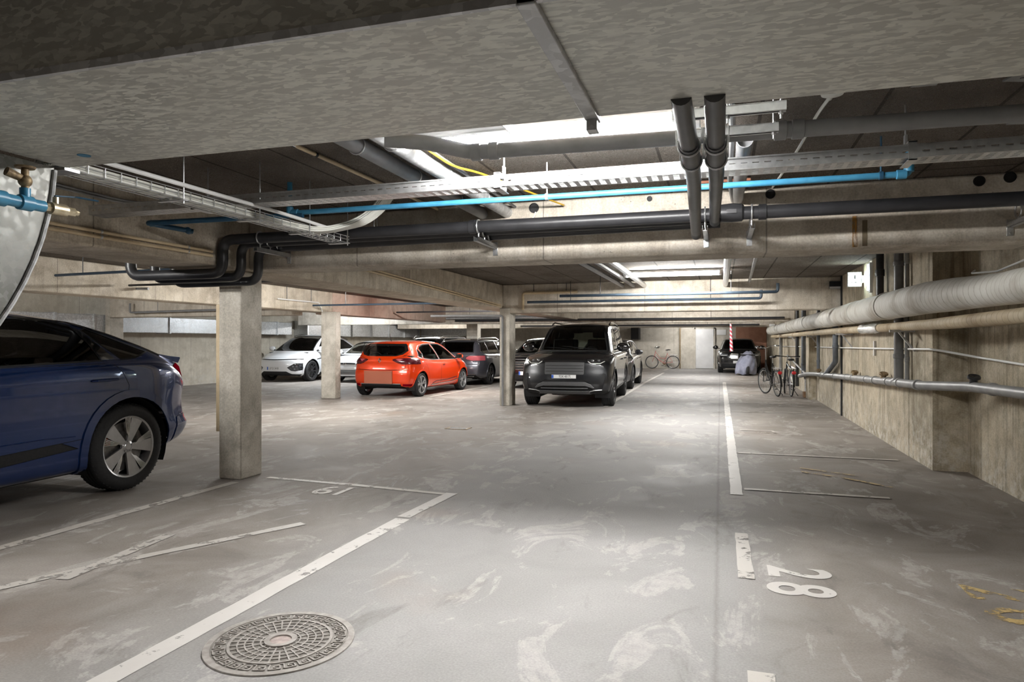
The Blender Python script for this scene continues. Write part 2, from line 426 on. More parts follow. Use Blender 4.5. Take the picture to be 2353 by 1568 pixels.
# ------------------------------------------------------------------ paint on the floor (parts of the floor)
NSTRIP = [0]
def strip(pts, w, mat, name='painted_line', z=.0025):
    NSTRIP[0] += 1; z = .002+.0004*NSTRIP[0]
    bm = BM(); P = [Vector((p[0], p[1], z)) for p in pts]; L = []; R = []
    fine = [P[0]]
    for a, b in zip(P, P[1:]):
        n = max(1, int((b-a).length/.12))
        fine += [a.lerp(b, i/n) for i in range(1, n+1)]
    for i, p in enumerate(fine):
        d = (fine[min(i+1, len(fine)-1)]-fine[max(i-1, 0)]).normalized(); s = Vector((-d.y, d.x, 0))
        L.append(bm.verts.new(p+s*(w/2+random.uniform(-.004, .004)))); R.append(bm.verts.new(p-s*(w/2+random.uniform(-.004, .004))))
    for i in range(len(fine)-1): bm.faces.new((L[i], R[i], R[i+1], L[i+1]))
    o = mk(name, bm, M[mat], FLOOR, smooth=0); return o
strip([(-2.42, .4), (-2.46, 2.2), (-2.43, 4.6), (-2.42, 4.95)], .125, 'paint')
strip([(-2.44, 5.0), (-2.39, 5.92)], .115, 'paint')
strip([(-4.5, 6.05), (-3.4, 5.97), (-2.45, 5.87)], .075, 'paint_old')
strip([(-4.66, 5.75), (-4.7, 4.2), (-4.74, 2.6), (-4.76, 1.5)], .1, 'paint_old')
strip([(-4.1, 2.55), (-3.78, 3.3), (-3.1, 4.6)], .085, 'paint_pale')
strip([(-3.74, 3.1), (-3.86, 4.05)], .09, 'paint_pale')
strip([(.145, 6.62), (.142, 12), (.13, 24.5)], .11, 'paint')
strip([(.16, 1.6), (.165, 3.1)], .11, 'paint_pale'); strip([(.15, 4.3), (.15, 5.3)], .09, 'paint_pale')
for y, x1, w in ((6.9, 1.46, .075), (9.11, 2.02, .07), (14.45, 1.95, .07), (16.46, 1.9, .07), (26.5, 2.1, .07)):
    strip([(.22, y), (x1, y-.03)], w, 'paint_old')
strip([(-2.36, 14.6), (-2.4, 19), (-2.45, 23.5), (-2.4, 31)], .1, 'paint')
strip([(-2.6, 33.6), (-2.5, 35.3)], .1, 'paint_old')
strip([(-7.0, 15.8), (-6.95, 20.5)], .1, 'paint_old')
strip([(.78, 8.0), (1.2, 7.75), (1.6, 7.35)], .05, 'paint_yellow'); strip([(.85, 8.2), (1.35, 7.9)], .04, 'paint_yellow')

def text_mesh(txt, size, name, mat, parent, M4, off=.01, extr=0, bold=0.0):
    cu = bpy.data.curves.new(name, 'FONT'); cu.body = txt; cu.size = size; cu.align_x = 'CENTER'; cu.align_y = 'CENTER'
    cu.extrude = extr; cu.offset = bold; cu.fill_mode = 'BOTH' if extr else 'FRONT'
    t = bpy.data.objects.new('tmp', cu); COL.objects.link(t)
    me = bpy.data.meshes.new_from_object(t.evaluated_get(bpy.context.evaluated_depsgraph_get()))
    bpy.data.objects.remove(t); bpy.data.curves.remove(cu)
    me.transform(M4); me.name = name; me.materials.clear(); me.materials.append(mat)
    o = bpy.data.objects.new(name, me); COL.objects.link(o); o.parent = parent
    return o
def floor_num(ch, c, rot, sx, sy, mat, bold=.012):
    M4 = Matrix.Translation((c[0], c[1], .003)) @ Matrix.Rotation(rot, 4, 'Z') @ Matrix.Diagonal((sx, sy, 1, 1))
    return text_mesh(ch, 1.0, 'painted_digit', M[mat], FLOOR, M4, bold=bold)
# the digits read from the lane, so those of bay 28 lie on their side and those of bay 19 upside down
floor_num('2', (.44, 4.50), -PI/2, .44, .5, 'paint', .02); floor_num('8', (.42, 4.2), -PI/2, .44, .5, 'paint', .02)
floor_num('9', (-3.585, 5.71), PI, .42, .46, 'paint_old'); floor_num('1', (-3.40, 5.71), PI, .42, .46, 'paint_old')
floor_num('2', (1.5, 4.45), -PI/2, .5, .55, 'paint_yellow', .02); floor_num('6', (1.5, 4.12), -PI/2, .5, .55, 'paint_yellow', .02)
strip([(.3, 11.45), (.78, 11.42), (.8, 11.25), (.55, 11.22)], .045, 'paint_old')
# ------------------------------------------------------------------ ventilation ducts
T = thing('ventilation_duct', 'large galvanised sheet metal duct crossing the ceiling overhead in front', 'duct')
bm = BM(); box(bm, (-3.0, 1.6, 2.25), (-.452, 2.51, 2.6)); box(bm, (-.448, 1.6, 2.25), (2.5, 2.51, 2.6)); mk('duct_body', bm, M['galv'], T, bevel=.006)
bm = BM(); box(bm, (-.475, 1.585, 2.232), (-.425, 2.53, 2.25)); box(bm, (-.475, 2.51, 2.232), (-.425, 2.525, 2.6)); box(bm, (-.47, 2.47, 2.19), (-.43, 2.525, 2.236)); mk('joint_strip', bm, M['galv_dark'], T, bevel=.003)
bm = BM(); box(bm, (-3.0, 1.585, 2.238), (2.5, 1.6, 2.262)); mk('edge_fold', bm, M['galv_dark'], T)
bm = BM(); box(bm, (-3.03, 1.62, 2.27), (-3.0, 2.5, 2.58)); mk('end_flange', bm, M['rubber'], T)
bm = BM(); lathe(bm, [(.001, 2.2485), (.028, 2.2485), (.028, 2.25)], 20, Matrix.Translation((-2.72, 2.36, 0))); mk('blue_sticker', bm, M['pipe_blue'], T)
bm = BM(); box(bm, (-1.75, 2.505, 2.2505), (-1.74, 2.53, 2.253)); mk('wire_tie', bm, M['black'], T)

T = thing('duct_elbow', 'curved galvanised duct elbow with a lipped rim at the left edge', 'duct')
cy, cz, R = 1.02, 2.32, 1.42
arc = [(cy+R*math.cos(a), cz+R*math.sin(a)) for a in [math.radians(-4-i*4.5) for i in range(16)]]
poly = [(y, z) for y, z in arc] + [(cy-.4, arc[-1][1]), (cy-.4, 2.235), (arc[0][0], 2.235)]
MX = Matrix(((0, 0, 1, 0), (1, 0, 0, 0), (0, 1, 0, 0), (0, 0, 0, 1)))
bm = BM(); prism(bm, poly, -3.75, -2.99, MX); mk('elbow_body', bm, M['galv_dull'], T)
bm = BM(); tube(bm, [(-2.985, y, z) for y, z in arc], .011, 8); mk('rim', bm, M['galv_dark'], T)
bm = BM(); cyl(bm, (-3.4, 1.2, 2.23), (-3.4, 1.2, CH), .008, n=8); mk('hanger', bm, M['zinc'], T)

T = thing('wall_duct', 'long rectangular galvanised duct along the left concrete wall', 'duct')
bm = BM(); box(bm, (-16.27, -2, 1.66), (-15.8, 22.7, 2.12)); mk('duct_body', bm, M['galv_dark'], T, bevel=.01)
for y in (5.5, 8.2, 10.4, 12.9, 14.0, 16.6, 19.2, 21.8):
    bm = BM(); box(bm, (-16.285, y-.03, 1.64), (-15.77, y+.03, 2.14)); mk('duct_flange', bm, M['galv_dark'], T)
T = thing('far_wall_duct', 'jointed galvanised duct with cross-broken panels behind the white cars', 'duct')
bm = BM(); 
for i in range(6):
    y0 = 23.6+i*1.75; y1 = y0+1.7; ym = (y0+y1)/2
    a = [bm.verts.new(p) for p in ((-15.75, y0, 1.62), (-15.75, y1, 1.62), (-15.75, y1, 2.2), (-15.75, y0, 2.2))]; c = bm.verts.new((-15.69, ym, 1.91))
    for k in range(4): bm.faces.new((a[k], a[(k+1)%4], c))
box(bm, (-16.27, 23.6, 1.62), (-15.752, 34.1, 2.2)); mk('duct_body', bm, M['galv_dark'], T, fix=False)
for i in range(7):
    y = 23.58+i*1.75
    bm = BM(); box(bm, (-16.285, y-.03, 1.59), (-15.66, y+.03, 2.23)); mk('duct_flange', bm, M['zinc'], T)
bm = BM(); A = [(-15.4, 35.6), (-15.4, 33.9), (-14.6, 33.9), (-13.6, 34.2), (-12.9, 35.0), (-12.6, 35.6)]
prism(bm, [(-12.6, 2.2), (-13.2, 1.75), (-14.2, 1.5), (-15.7, 1.5), (-15.7, 2.3), (-12.6, 2.3)], -35.2, -34.4, Matrix(((1,0,0,0),(0,0,-1,0),(0,1,0,0),(0,0,0,1)))); mk('duct_transition', bm, M['galv_dark'], T)

# ------------------------------------------------------------------ lamps
def lamp(x, y, z, L, label, mat='tube', group=None, w=.09):
    t = thing('fluorescent_lamp', label, 'lamp', (x, y, z), 0, group)
    bm = BM(); box(bm, (-L/2, -w/2-.012, .012), (L/2, w/2+.012, .05)); mk('housing', bm, M['white'], t, bevel=.006)
    bm = BM(); 
    pr_ = [(-w/2, .012)]+[(-w/2*math.cos(a), -.012-.045*math.sin(a)) for a in [i*PI/8 for i in range(9)]]+[(w/2, .012)]
    prism(bm, pr_, -L/2+.02, L/2-.02, Matrix(((0,0,1,0),(1,0,0,0),(0,1,0,0),(0,0,0,1)))); mk('diffuser', bm, M[mat], t)
    for s in (-1, 1):
        bm = BM(); box(bm, (s*L/2-.02, -w/2-.008, -.06), (s*L/2+.02, w/2+.008, .05)); mk('end_cap', bm, M['white'], t, bevel=.006)
    for s in (-.6, .6):
        bm = BM(); cyl(bm, (s*L/2, 0, .05), (s*L/2, 0, CH-z), .005, n=8); mk('hanger', bm, M['zinc'], t)
    return t
lamp(-.88, 3.75, 2.615, 1.52, 'bright fluorescent lamp just beyond the large overhead duct', 'tube_near')
lamp(-.8, 12.1, 2.6, 1.6, 'lit fluorescent lamp between the first two cross beams over the lane')
lamp(-.8, 20.0, 2.59, 1.5, 'added fluorescent lamp over the lane hidden behind the second cross beam')  # added out of view to light the lane
lamp(-.8, 27.5, 2.59, 1.5, 'added unseen fluorescent lamp over the lane near the end wall')  # added behind the beams for light at the lane's far end
lamp(-7.2, 11.6, 2.59, 1.5, 'added unseen fluorescent lamp over the bays left of the nearest column')  # unseen, added to light the left bays
lamp(-6.4, 17.2, 2.59, 1.5, 'added unseen fluorescent lamp above the orange car')  # unseen, added to light the orange car and its neighbours
lamp(-7.2, 27.0, 2.59, 1.5, 'added unseen fluorescent lamp above the row of cars at the rear')  # unseen, added to brighten the rear row
lamp(-12.8, 9.0, 2.59, 1.5, 'added unseen fluorescent lamp beyond the blue car by the left wall')  # hidden by the long beam, added for light by the left wall
lamp(-12.8, 20.6, 2.5, 1.5, 'cool fluorescent lamp seen under the beam above the white cars', 'tube_cool')
lamp(-12.8, 28.5, 2.59, 1.5, 'added unseen fluorescent lamp in the far left corner')  # unseen, added to brighten the far left corner
lamp(-6.6, 2.6, 2.59, 1.2, 'added unseen fluorescent lamp above the blue car')  # out of view, added for light around the blue car
lamp(-6.6, -3.0, 2.59, 1.5, 'added unseen fluorescent lamp over the near left bays')  # added behind the camera as extra light
lamp(-1.5, 34.6, 2.59, 1.2, 'added unseen fluorescent lamp over the grey end door', 'tube_dim')  # unseen, added to brighten the door and end wall
# second lamp, mostly above the duct edge
t = thing('lamp_reflector', 'white folded lamp reflector hanging at the left end of the bright lamp', 'lamp')
bm = BM(); box(bm, (-1.74, 3.36, 2.565), (-1.08, 3.54, 2.575)); box(bm, (-1.74, 3.36, 2.565), (-1.08, 3.365, 2.615)); box(bm, (-1.085, 3.36, 2.535), (-1.075, 3.54, 2.62)); mk('reflector_sheet', bm, M['white'], t)
bm = BM(); box(bm, (-1.74, 3.5, 2.555), (-1.09, 3.535, 2.565)); mk('light_strip', bm, M['white'], t)
bm = BM(); box(bm, (-1.80, 3.52, 2.55), (-1.66, 3.66, 2.575)); mk('lit_end', bm, M['lit_end'], t, bevel=.004)
for x in (-1.6, -1.2):
    bm = BM(); cyl(bm, (x, 3.45, 2.575), (x, 3.45, CH), .005, n=8); mk('hanger', bm, M['zinc'], t)

t = thing('emergency_light', 'lit square escape light on the right wall above the thick lagged pipe', 'light')
bm = BM(); box(bm, (1.98, 12.2, 2.3), (2.19, 12.26, 2.54)); mk('box', bm, M['white'], t, bevel=.006)
bm = BM(); box(bm, (2.0, 12.192, 2.32), (2.17, 12.2, 2.52)); mk('lit_face', bm, M['exit_glow'], t)
bm = BM(); box(bm, (2.03, 12.188, 2.35), (2.045, 12.192, 2.49)); box(bm, (2.07, 12.188, 2.42), (2.1, 12.192, 2.49)); box(bm, (2.08, 12.188, 2.36), (2.12, 12.192, 2.38)); mk('sign_mark', bm, M['pipe_wall'], t)
bm = BM(); box(bm, (2.17, 12.2, 2.36), (2.22, 12.3, 2.48)); mk('bracket', bm, M['zinc'], t)
t = thing('added_glow', 'added upright strip imitating the bluish glow on the right wall by the escape light', 'light')  # no such lamp: glowing strip stands in for bluish light on the wall
bm = BM(); box(bm, (2.18, 11.55, 2.16), (2.22, 11.63, 2.62)); mk('wall_mount', bm, M['white'], t)
bm = BM(); box(bm, (2.165, 11.645, 2.2), (2.195, 11.665, 2.6)); mk('glow_strip', bm, M['wall_glow'], t)

# ------------------------------------------------------------------ trays
def grid_plate(bm, x0, x1, rows, put, step=.06, slot=.034):
    """rows: list of (v0, v1, slotted); put(x, v) -> point"""
    n = int((x1-x0)/step)
    for i in range(n):
        a = x0+i*step; b = a+step-slot; c = a+step
        for v0, v1, sl in rows:
            bm.faces.new([bm.verts.new(put(x, v)) for x, v in ((a, v0), (b, v0), (b, v1), (a, v1))])
            if not sl: bm.faces.new([bm.verts.new(put(x, v)) for x, v in ((b, v0), (c, v0), (c, v1), (b, v1))])
def tray_piece(t, x0, x1):
    bm = BM(); Y0, Y1, Z0 = 3.9, 4.05, 2.35
    side = [(0, .026, False), (.026, .036, True), (.036, .062, False)]
    grid_plate(bm, x0, x1, side, lambda x, v: (x, Y0, Z0+v)); grid_plate(bm, x0, x1, side, lambda x, v: (x, Y1, Z0+v))
    bot = []
    for k in range(6): bot += [(k*.025, k*.025+.016, False), (k*.025+.016, k*.025+.025, True)]
    bot[-1] = (bot[-1][0], .15, False)
    grid_plate(bm, x0, x1, bot, lambda x, v: (x, Y0+v, Z0))
    n = int((x1-x0)/.06)*.06
    for Y in (Y0, Y1): box(bm, (x0, Y-.004, Z0+.06), (x0+n, Y+.004, Z0+.068))
    bmesh.ops.remove_doubles(bm, verts=bm.verts[:], dist=.0002)
    o = mk('tray_section', bm, M['zinc'], t, smooth=0)
    m = o.modifiers.new('gauge', 'SOLIDIFY'); m.thickness = .002
T = thing('cable_tray', 'perforated zinc cable tray hung across the ceiling under the bright lamp', 'cable tray')
for a, b in ((-4.45, -1.24), (-1.24, .95), (.95, 2.5)): tray_piece(T, a, b)
for x in (-3.5, -1.28, .93):
    bm = BM(); cyl(bm, (x, 4.03, 2.44), (x, 4.03, CH), .005, n=8); beam(bm, (x, 4.03, 2.43), (x, 4.03, 2.5), .035, .012); box(bm, (x-.02, 3.885, 2.335), (x+.02, 3.89, 2.43)); box(bm, (x-.02, 3.885, 2.335), (x+.02, 4.065, 2.34)); box(bm, (x-.02, 3.885, 2.425), (x+.02, 4.065, 2.432)); mk('hanger', bm, M['zinc'], T)
bm = BM(); box(bm, (.88, 3.62, 2.645), (.99, 3.72, 2.66)); mk('ceiling_plate', bm, M['pipe_wall'], T)

T = thing('basket_tray', 'wire basket cable tray running from the duct corner toward the black pipes', 'cable tray')
X0, X1, Z = -3.2, -3.06, 2.265
wires = [(X0, Z), (X0+.045, Z), (X1-.045, Z), (X1, Z), (X0, Z+.027), (X0, Z+.054), (X1, Z+.027), (X1, Z+.054)]
bm = BM()
for x, z in wires: tube(bm, [(x, 2.56, z), (x, 5.22, z)], .0028, 6)
y = 2.58
while y < 5.23:
    tube(bm, [(X0, y, Z+.056), (X0, y, Z), (X1, y, Z), (X1, y, Z+.056)], .0028, 6); y += .1
mk('wire_mesh', bm, M['zinc'], T)
for y in (3.3, 4.0, 4.6, 5.16):
    bm = BM(); cyl(bm, (X1+.02, y, Z-.03), (X1+.02, y, CH), .0045, n=8); box(bm, (X0-.02, y-.015, Z-.014), (X1+.035, y+.015, Z-.005)); mk('hanger', bm, M['zinc'], T)
bm = BM(); box(bm, (-3.26, 2.515, 2.243), (-3.02, 2.6, 2.262)); mk('end_bracket', bm, M['zinc'], T, bevel=.003)
rnd = random.Random(3)
for i in range(24):
    x = -3.188 + (i % 8)*.0165; z = 2.276+(i//8)*.0145; r = .0066
    pts = [(x, 2.5, z)] + [(x+rnd.uniform(-.001, .001), 2.6+k*.35, z+rnd.uniform(-.0003, .0003)) for k in range(6)]
    e = rnd.uniform(0, .12)
    if True:
        yb = 4.72-(x+3.13)*1.1; dz = z-2.276; pts += [(x+.02, yb, z+.004), (x+.10, yb+.14, z+.03), (-2.78-dz*.5, yb+.22, 2.37+dz), (-2.62-dz, yb+.24, 2.48+dz*.6), (-2.52-dz*1.2, yb+.26, CH-.03)]
    bm = BM(); tube(bm, rounded(pts, .12, 4), r, 8)
    yl = i in (12, 13)
    tag(mk('cable', bm, M['cable_yellow'] if yl else M['cable_white']), 'yellow cable lying in the wire basket tray' if yl else 'pale cable lying in the wire basket tray', 'cable', 'cables in the wire basket tray')
bm = BM(); tube(bm, rounded([(-3.03, 2.56, 2.34), (-3.03, 4.3, 2.345), (-3.02, 4.9, 2.33)], .3), .013, 10); tag(mk('light_conduit', bm, M['white']), 'white tube lying along the upper edge of the wire basket tray', 'conduit')

# ------------------------------------------------------------------ pipes
def pipething(name, label, pts, r, mat, collars=(), cat='pipe', rr=.1, n=16, cr=1.18, cl=.03, collar_name='coupling', collar_mat=None, group=None, hang=None, up=None):
    t = thing(name, label, cat, (0,0,0), 0, group)
    bm = BM(); tube(bm, rounded(pts, rr, 7), r, n); mk('tube', bm, M[mat], t)
    for a, d in collars:
        a = Vector(a); d = Vector(d).normalized()
        bm = BM(); R0 = r*cr
        s, u = frame_of(d); Mx = Matrix((s, u, d)).transposed().to_4x4(); Mx.translation = a
        lathe(bm, [(r*.99, -cl), (R0, -cl*.85), (R0, cl*.85), (r*.99, cl)], 20, Mx); mk(collar_name, bm, collar_mat or M[mat], t)
    if hang:
        for q in hang:
            bm = BM(); q = Vector(q); e = Vector((q.x, q.y, CH)) if up is None else q+Vector(up); d = (e-q).normalized(); cyl(bm, q+d*r*.9, e, .006, n=6)
            mk('hanger', bm, M['zinc'], t)
    return t
# main trio of black pipes on the near cross beam; they drop beside the column and pass under the long beam
pipething('black_pipe', 'thick black main pipe along the near cross beam, outermost of the three', [(2.55, 5.4, 2.385), (2.0, 5.4, 2.38), (-4.52, 5.4, 2.38), (-4.52, 5.4, 2.065), (-5.62, 5.4, 2.065), (-5.62, 5.4, 2.6)], .05, 'pipe_dark',
          [((-1.99, 5.4, 2.38), (1, 0, 0)), ((.3, 5.4, 2.38), (1, 0, 0))], rr=.12)
pipething('black_pipe', 'middle one of the three black pipes dropping beside the nearest column', [(.0, 5.55, 2.38), (-4.43, 5.55, 2.36), (-4.43, 5.55, 2.04), (-5.47, 5.55, 2.04), (-5.47, 5.55, 2.6)], .045, 'pipe_dark', rr=.12, hang=[(-3, 5.55, 2.37)])
pipething('black_pipe', 'innermost black pipe dropping closest to the nearest column', [(.0, 5.7, 2.37), (-4.35, 5.7, 2.33), (-4.35, 5.7, 2.01), (-5.36, 5.7, 2.01), (-5.36, 5.7, 2.6)], .045, 'pipe_dark', rr=.12, hang=[(-3.05, 5.7, 2.35)])
bm = BM(); lathe(bm, [(.052, -.09), (.066, -.075), (.072, 0), (.066, .075), (.052, .09)], 24, Matrix.Translation((.08, 5.4, 2.385)) @ Matrix.Rotation(PI/2, 4, 'Y')); box(bm, (.045, 5.32, 2.37), (.115, 5.345, 2.4)); tag(mk('pipe_valve', bm, M['pipe_dark']), 'bulbous black inspection fitting on the black main pipe', 'fitting')
# two down-pipes that join it
def down(x0, x1, y1, z1, label):
    t = thing('feeder_pipe', label, 'pipe', (0,0,0), 0, 'dark pipes passing under the bright lamp')
    bm = BM(); tube(bm, rounded([(x0, 2.4, 2.262), (x0, 3.55, 2.255), (x1, y1-.06, z1+.02), (x1, y1, z1)], .1), .0375, 16); mk('tube', bm, M['feeder'], t)
    bm = BM(); cyl(bm, (x0, 2.98, 2.258), (x0, 3.3, 2.257), .042, n=20); mk('coupling', bm, M['feeder'], t)
    for y in (3.02, 3.28):
        bm = BM(); s = [(x0+math.cos(a)*.046, y, 2.258+math.sin(a)*.046) for a in [i*2*PI/20 for i in range(20)]]; tube(bm, s, .006, 6, closed=True); cyl(bm, (x0-.052, y, 2.262), (x0-.052, y, 2.33), .004, n=6); cyl(bm, (x0+.052, y, 2.262), (x0+.052, y, 2.33), .004, n=6); mk('pipe_clamp', bm, M['zinc'], t)
    return t
down(-.128, -.178, 5.46, 2.235, 'left dark feeder pipe from the duct to the black main pipe')
down(-.018, -.04, 5.4, 2.32, 'right dark feeder pipe from the duct to the black main pipe')
# strut channels above them
def strut(x0, x1, y, z, label):
    t = thing('strut_channel', label, 'channel', (0,0,0), 0, 'steel strut channels above the feeder pipes')
    bm = BM(); box(bm, (x0, y-.02, z+.034), (x1, y+.02, z+.038)); box(bm, (x0, y-.02, z), (x1, y-.017, z+.036)); box(bm, (x0, y+.017, z), (x1, y+.02, z+.036)); box(bm, (x0, y-.018, z), (x1, y-.009, z+.003)); box(bm, (x0, y+.009, z), (x1, y+.018, z+.003)); mk('channel', bm, M['zinc'], t)
    for x in (x0+.07, (x0+x1)/2, x1-.02):
        bm = BM(); cyl(bm, (x, y, z-.03), (x, y, CH), .004, n=8); cyl(bm, (x, y, z-.012), (x, y, z), .01, n=6); mk('threaded_rod', bm, M['zinc'], t)
strut(-.2, .26, 3.02, 2.37, 'zinc strut channel nearer the duct over the dark feeder pipes')
strut(-.2, .25, 3.28, 2.36, 'zinc strut channel farther from the duct over the dark feeder pipes')
# grey drain under the ceiling
pipething('grey_drain_pipe', 'mid-grey drain pipe running just below the bright lamp', [(-1.72, 3.3, 2.5), (-1.5, 3.4, 2.49), (-1.3, 3.5, 2.45), (2.5, 3.68, 2.45)], .04, 'pipe_grey', [((-1.27, 3.502, 2.45), (1, .04, 0)), ((-1.17, 3.506, 2.45), (1, .04, 0)), ((.28, 3.574, 2.45), (1, .04, 0)), ((.36, 3.578, 2.45), (1, .04, 0))], rr=.06)
# blue air line with its drops
T = pipething('blue_air_pipe', 'bright blue air pipe crossing above the black main pipe', [(-3.22, 4.6, CH), (-3.22, 4.6, 2.42), (1.08, 4.6, 2.42), (1.08, 4.6, 2.55)], .02, 'pipe_blue', [((-3.22, 4.6, 2.44), (0, 0, 1)), ((-3.17, 4.6, 2.42), (1, 0, 0)), ((1.04, 4.6, 2.42), (1, 0, 0)), ((1.08, 4.6, 2.46), (0, 0, 1))], rr=.03, cr=1.4, cl=.03)
for x in (-1.15, .93):
    bm = BM(); cyl(bm, (x, 4.6, 2.42), (x, 4.6, CH), .006, n=8); lathe(bm, [(.021, -.012), (.026, -.01), (.026, .01), (.021, .012)], 16, Matrix.Translation((x, 4.6, 2.42)) @ Matrix.Rotation(PI/2, 4, 'Y')); mk('pipe_hanger', bm, M['pipe_bluedk'] if x > 0 else M['zinc'], T)
pipething('blue_air_pipe', 'dark blue stub pipe under the wire basket tray at the long beam', [(-4.28, 4.75, 2.35), (-4.46, 4.45, 2.38), (-3.1, 4.6, 2.4)], .021, 'pipe_bluedk', [((-4.42, 4.47, 2.38), (1, .1, 0)), ((-4.3, 4.72, 2.352), (.5, -.8, 0))], rr=.02, cr=1.3)
T = pipething('blue_supply_pipe', 'bright blue pipe with a brass tap beside the curved duct elbow', [(-2.72, .9, 1.985), (-2.72, 2.17, 1.985)], .024, 'pipe_blue', [((-2.72, 1.98, 1.985), (0, 1, 0)), ((-2.72, 2.09, 1.985), (0, 1, 0))], cr=1.3, hang=[(-2.72, 1.4, 1.985), (-2.72, 1.85, 1.985)], up=(0, 0, .265))
bm = BM(); cyl(bm, (-2.72, 2.09, 1.985), (-2.72, 2.09, 2.045), .02, n=16); mk('tee', bm, M['pipe_blue'], T)
bm = BM(); bmesh.ops.create_uvsphere(bm, u_segments=14, v_segments=10, radius=.026, matrix=Matrix.Translation((-2.72, 2.09, 2.075))); cyl(bm, (-2.72, 2.09, 2.04), (-2.72, 2.09, 2.13), .014, n=12); cyl(bm, (-2.72, 2.09, 2.08), (-2.73, 2.02, 2.1), .014, .018, n=12); lathe(bm, [(.001, 2.128), (.035, 2.126), (.038, 2.134), (.001, 2.136)], 16, Matrix.Translation((-2.72, 2.09, 0))); mk('drain_tap', bm, M['rust'], T)
bm = BM(); cyl(bm, (-2.72, 2.17, 1.985), (-2.72, 2.2, 1.985), .018, n=6); cyl(bm, (-2.72, 2.2, 1.985), (-2.72, 2.27, 1.985), .026, n=14); cyl(bm, (-2.72, 2.27, 1.985), (-2.72, 2.31, 1.985), .02, n=6); cyl(bm, (-2.72, 2.31, 1.985), (-2.72, 2.33, 1.985), .012, n=10); cyl(bm, (-2.72, 2.225, 1.985), (-2.72, 2.225, 2.035), .012, n=10); mk('ball_valve', bm, M['brass'], T)
bm = BM(); beam(bm, (-2.72, 2.22, 2.04), (-2.7, 2.31, 2.05), .014, .005); beam(bm, (-2.7, 2.3, 2.05), (-2.66, 2.38, 2.045), .016, .005); mk('lever', bm, M['pipe_bluedk'], T)

# conduits along the long beam
for i, (z, lab) in enumerate(((2.262, 'upper cream conduit on the long beam left of the column'), (2.222, 'lower cream conduit on the long beam left of the column'))):
    t = pipething('cream_conduit', lab, [(-4.555, 1.5, z), (-4.555, 5.3, z-.003)], .014, 'cream', [((-4.555, y, z), (0, 1, 0)) for y in (3.1, 4.1, 5.0)], cl=.01, collar_name='clip_hanger', collar_mat=M['zinc'], group='cream conduits on the near long beam')
for i in range(2):
    pipething('pale_cable_run', ('upper' if i == 0 else 'lower')+' pale cable run behind the wire basket tray', [(-4.56, 2.0, 2.575-.02*i), (-4.56, 3.6, 2.55-.02*i), (-4.56, 4.3, 2.54-.02*i), (-4.5, 4.6, 2.56)], .01, 'pipe_wall', rr=.3, hang=[(-4.56, 3.0, 2.56-.02*i)])
for i, (z, lab) in enumerate(((2.30, 'upper cream conduit on the long beam beyond the cross beam'), (2.262, 'lower cream conduit on the long beam beyond the cross beam'))):
    pipething('cream_conduit', lab, [(-4.555, 8.2, z+.11), (-4.555, 14.1, z-.1)], .014, 'cream', [((-4.555, y, z+.11-.0356*(y-8.2)), (0, 1, -.0356)) for y in (8.3, 10.2, 12.2)], cl=.02, collar_name='clip_hanger', group='cream conduits on the far long beam')
# ceiling runs toward the near beam
for x, lab in ((-2.06, 'left dark ribbed ceiling pipe entering the near cross beam'), (-1.83, 'right dark ribbed ceiling pipe beside the yellow cable')):
    t = thing('ceiling_pipe', lab, 'pipe', group='ribbed pipes under the ceiling left of the lamp')
    bm = BM(); cyl(bm, (x, 2.7, 2.585), (x, 5.85, 2.575), .05, n=20); mk('tube', bm, M['galv_dark'] if x > -2 else M['pipe_grey'], t)
    bm = BM(); cyl(bm, (x+.075, 2.7, 2.63), (x+.075, 5.85, 2.62), .012, n=8); mk('side_conduit', bm, M['pipe_grey'], t)
    for y in (3.6, 4.4, 5.2):
        bm = BM(); tube(bm, [(x+.054*math.cos(a), y, 2.58+.054*math.sin(a)) for a in [i*2*PI/16 for i in range(16)]], .005, 6, closed=True); cyl(bm, (x-.055, y, 2.58), (x-.055, y, CH), .004, n=6); mk('hanger', bm, M['zinc'], t)
bm = BM(); tube(bm, rounded([(-1.74, 2.7, 2.64), (-1.75, 3.8, 2.62), (-1.73, 4.3, 2.6), (-1.66, 4.6, 2.63), (-1.4, 5.4, 2.6), (-1.3, 5.8, 2.6)], .2), .008, 8); tag(mk('yellow_cable', bm, M['cable_yellow']), 'yellow cable tied along the right ribbed ceiling pipe', 'cable')
pipething('ceiling_conduit', 'cream ceiling conduit left of the ribbed ceiling pipes', [(-2.55, 2.7, 2.64), (-2.5, 5.84, 2.64)], .013, 'cream', [((-2.53, 3.9, 2.64), (0, 1, 0)), ((-2.51, 5.0, 2.64), (0, 1, 0))], cl=.012, collar_name='clip', collar_mat=M['black'])
bm = BM(); tube(bm, rounded([(-2.28, 5.83, 2.5), (-2.24, 5.82, 2.47), (-2.1, 5.82, 2.455)], .04), .006, 8); tube(bm, [(-2.1, 5.82, 2.455), (-1.68, 5.82, 2.455)], .009, 8); tube(bm, rounded([(-1.68, 5.82, 2.455), (-1.58, 5.82, 2.5), (-1.56, 5.83, 2.56)], .05), .006, 8); tag(mk('beam_cable', bm, M['cable_white']), 'short white cable clipped to the face of the near cross beam', 'cable')
T = pipething('drop_pipe', 'grey open-ended pipe stub passing through the near cross beam', [(.135, 4.18, 2.575), (.135, 5.9, 2.575)], .045, 'pipe_grey')
bm = BM(); pipe(bm, (.135, 4.3, 2.575), (.135, 4.13, 2.575), .047, .005); mk('pipe_mouth', bm, M['pipe_grey'], T)
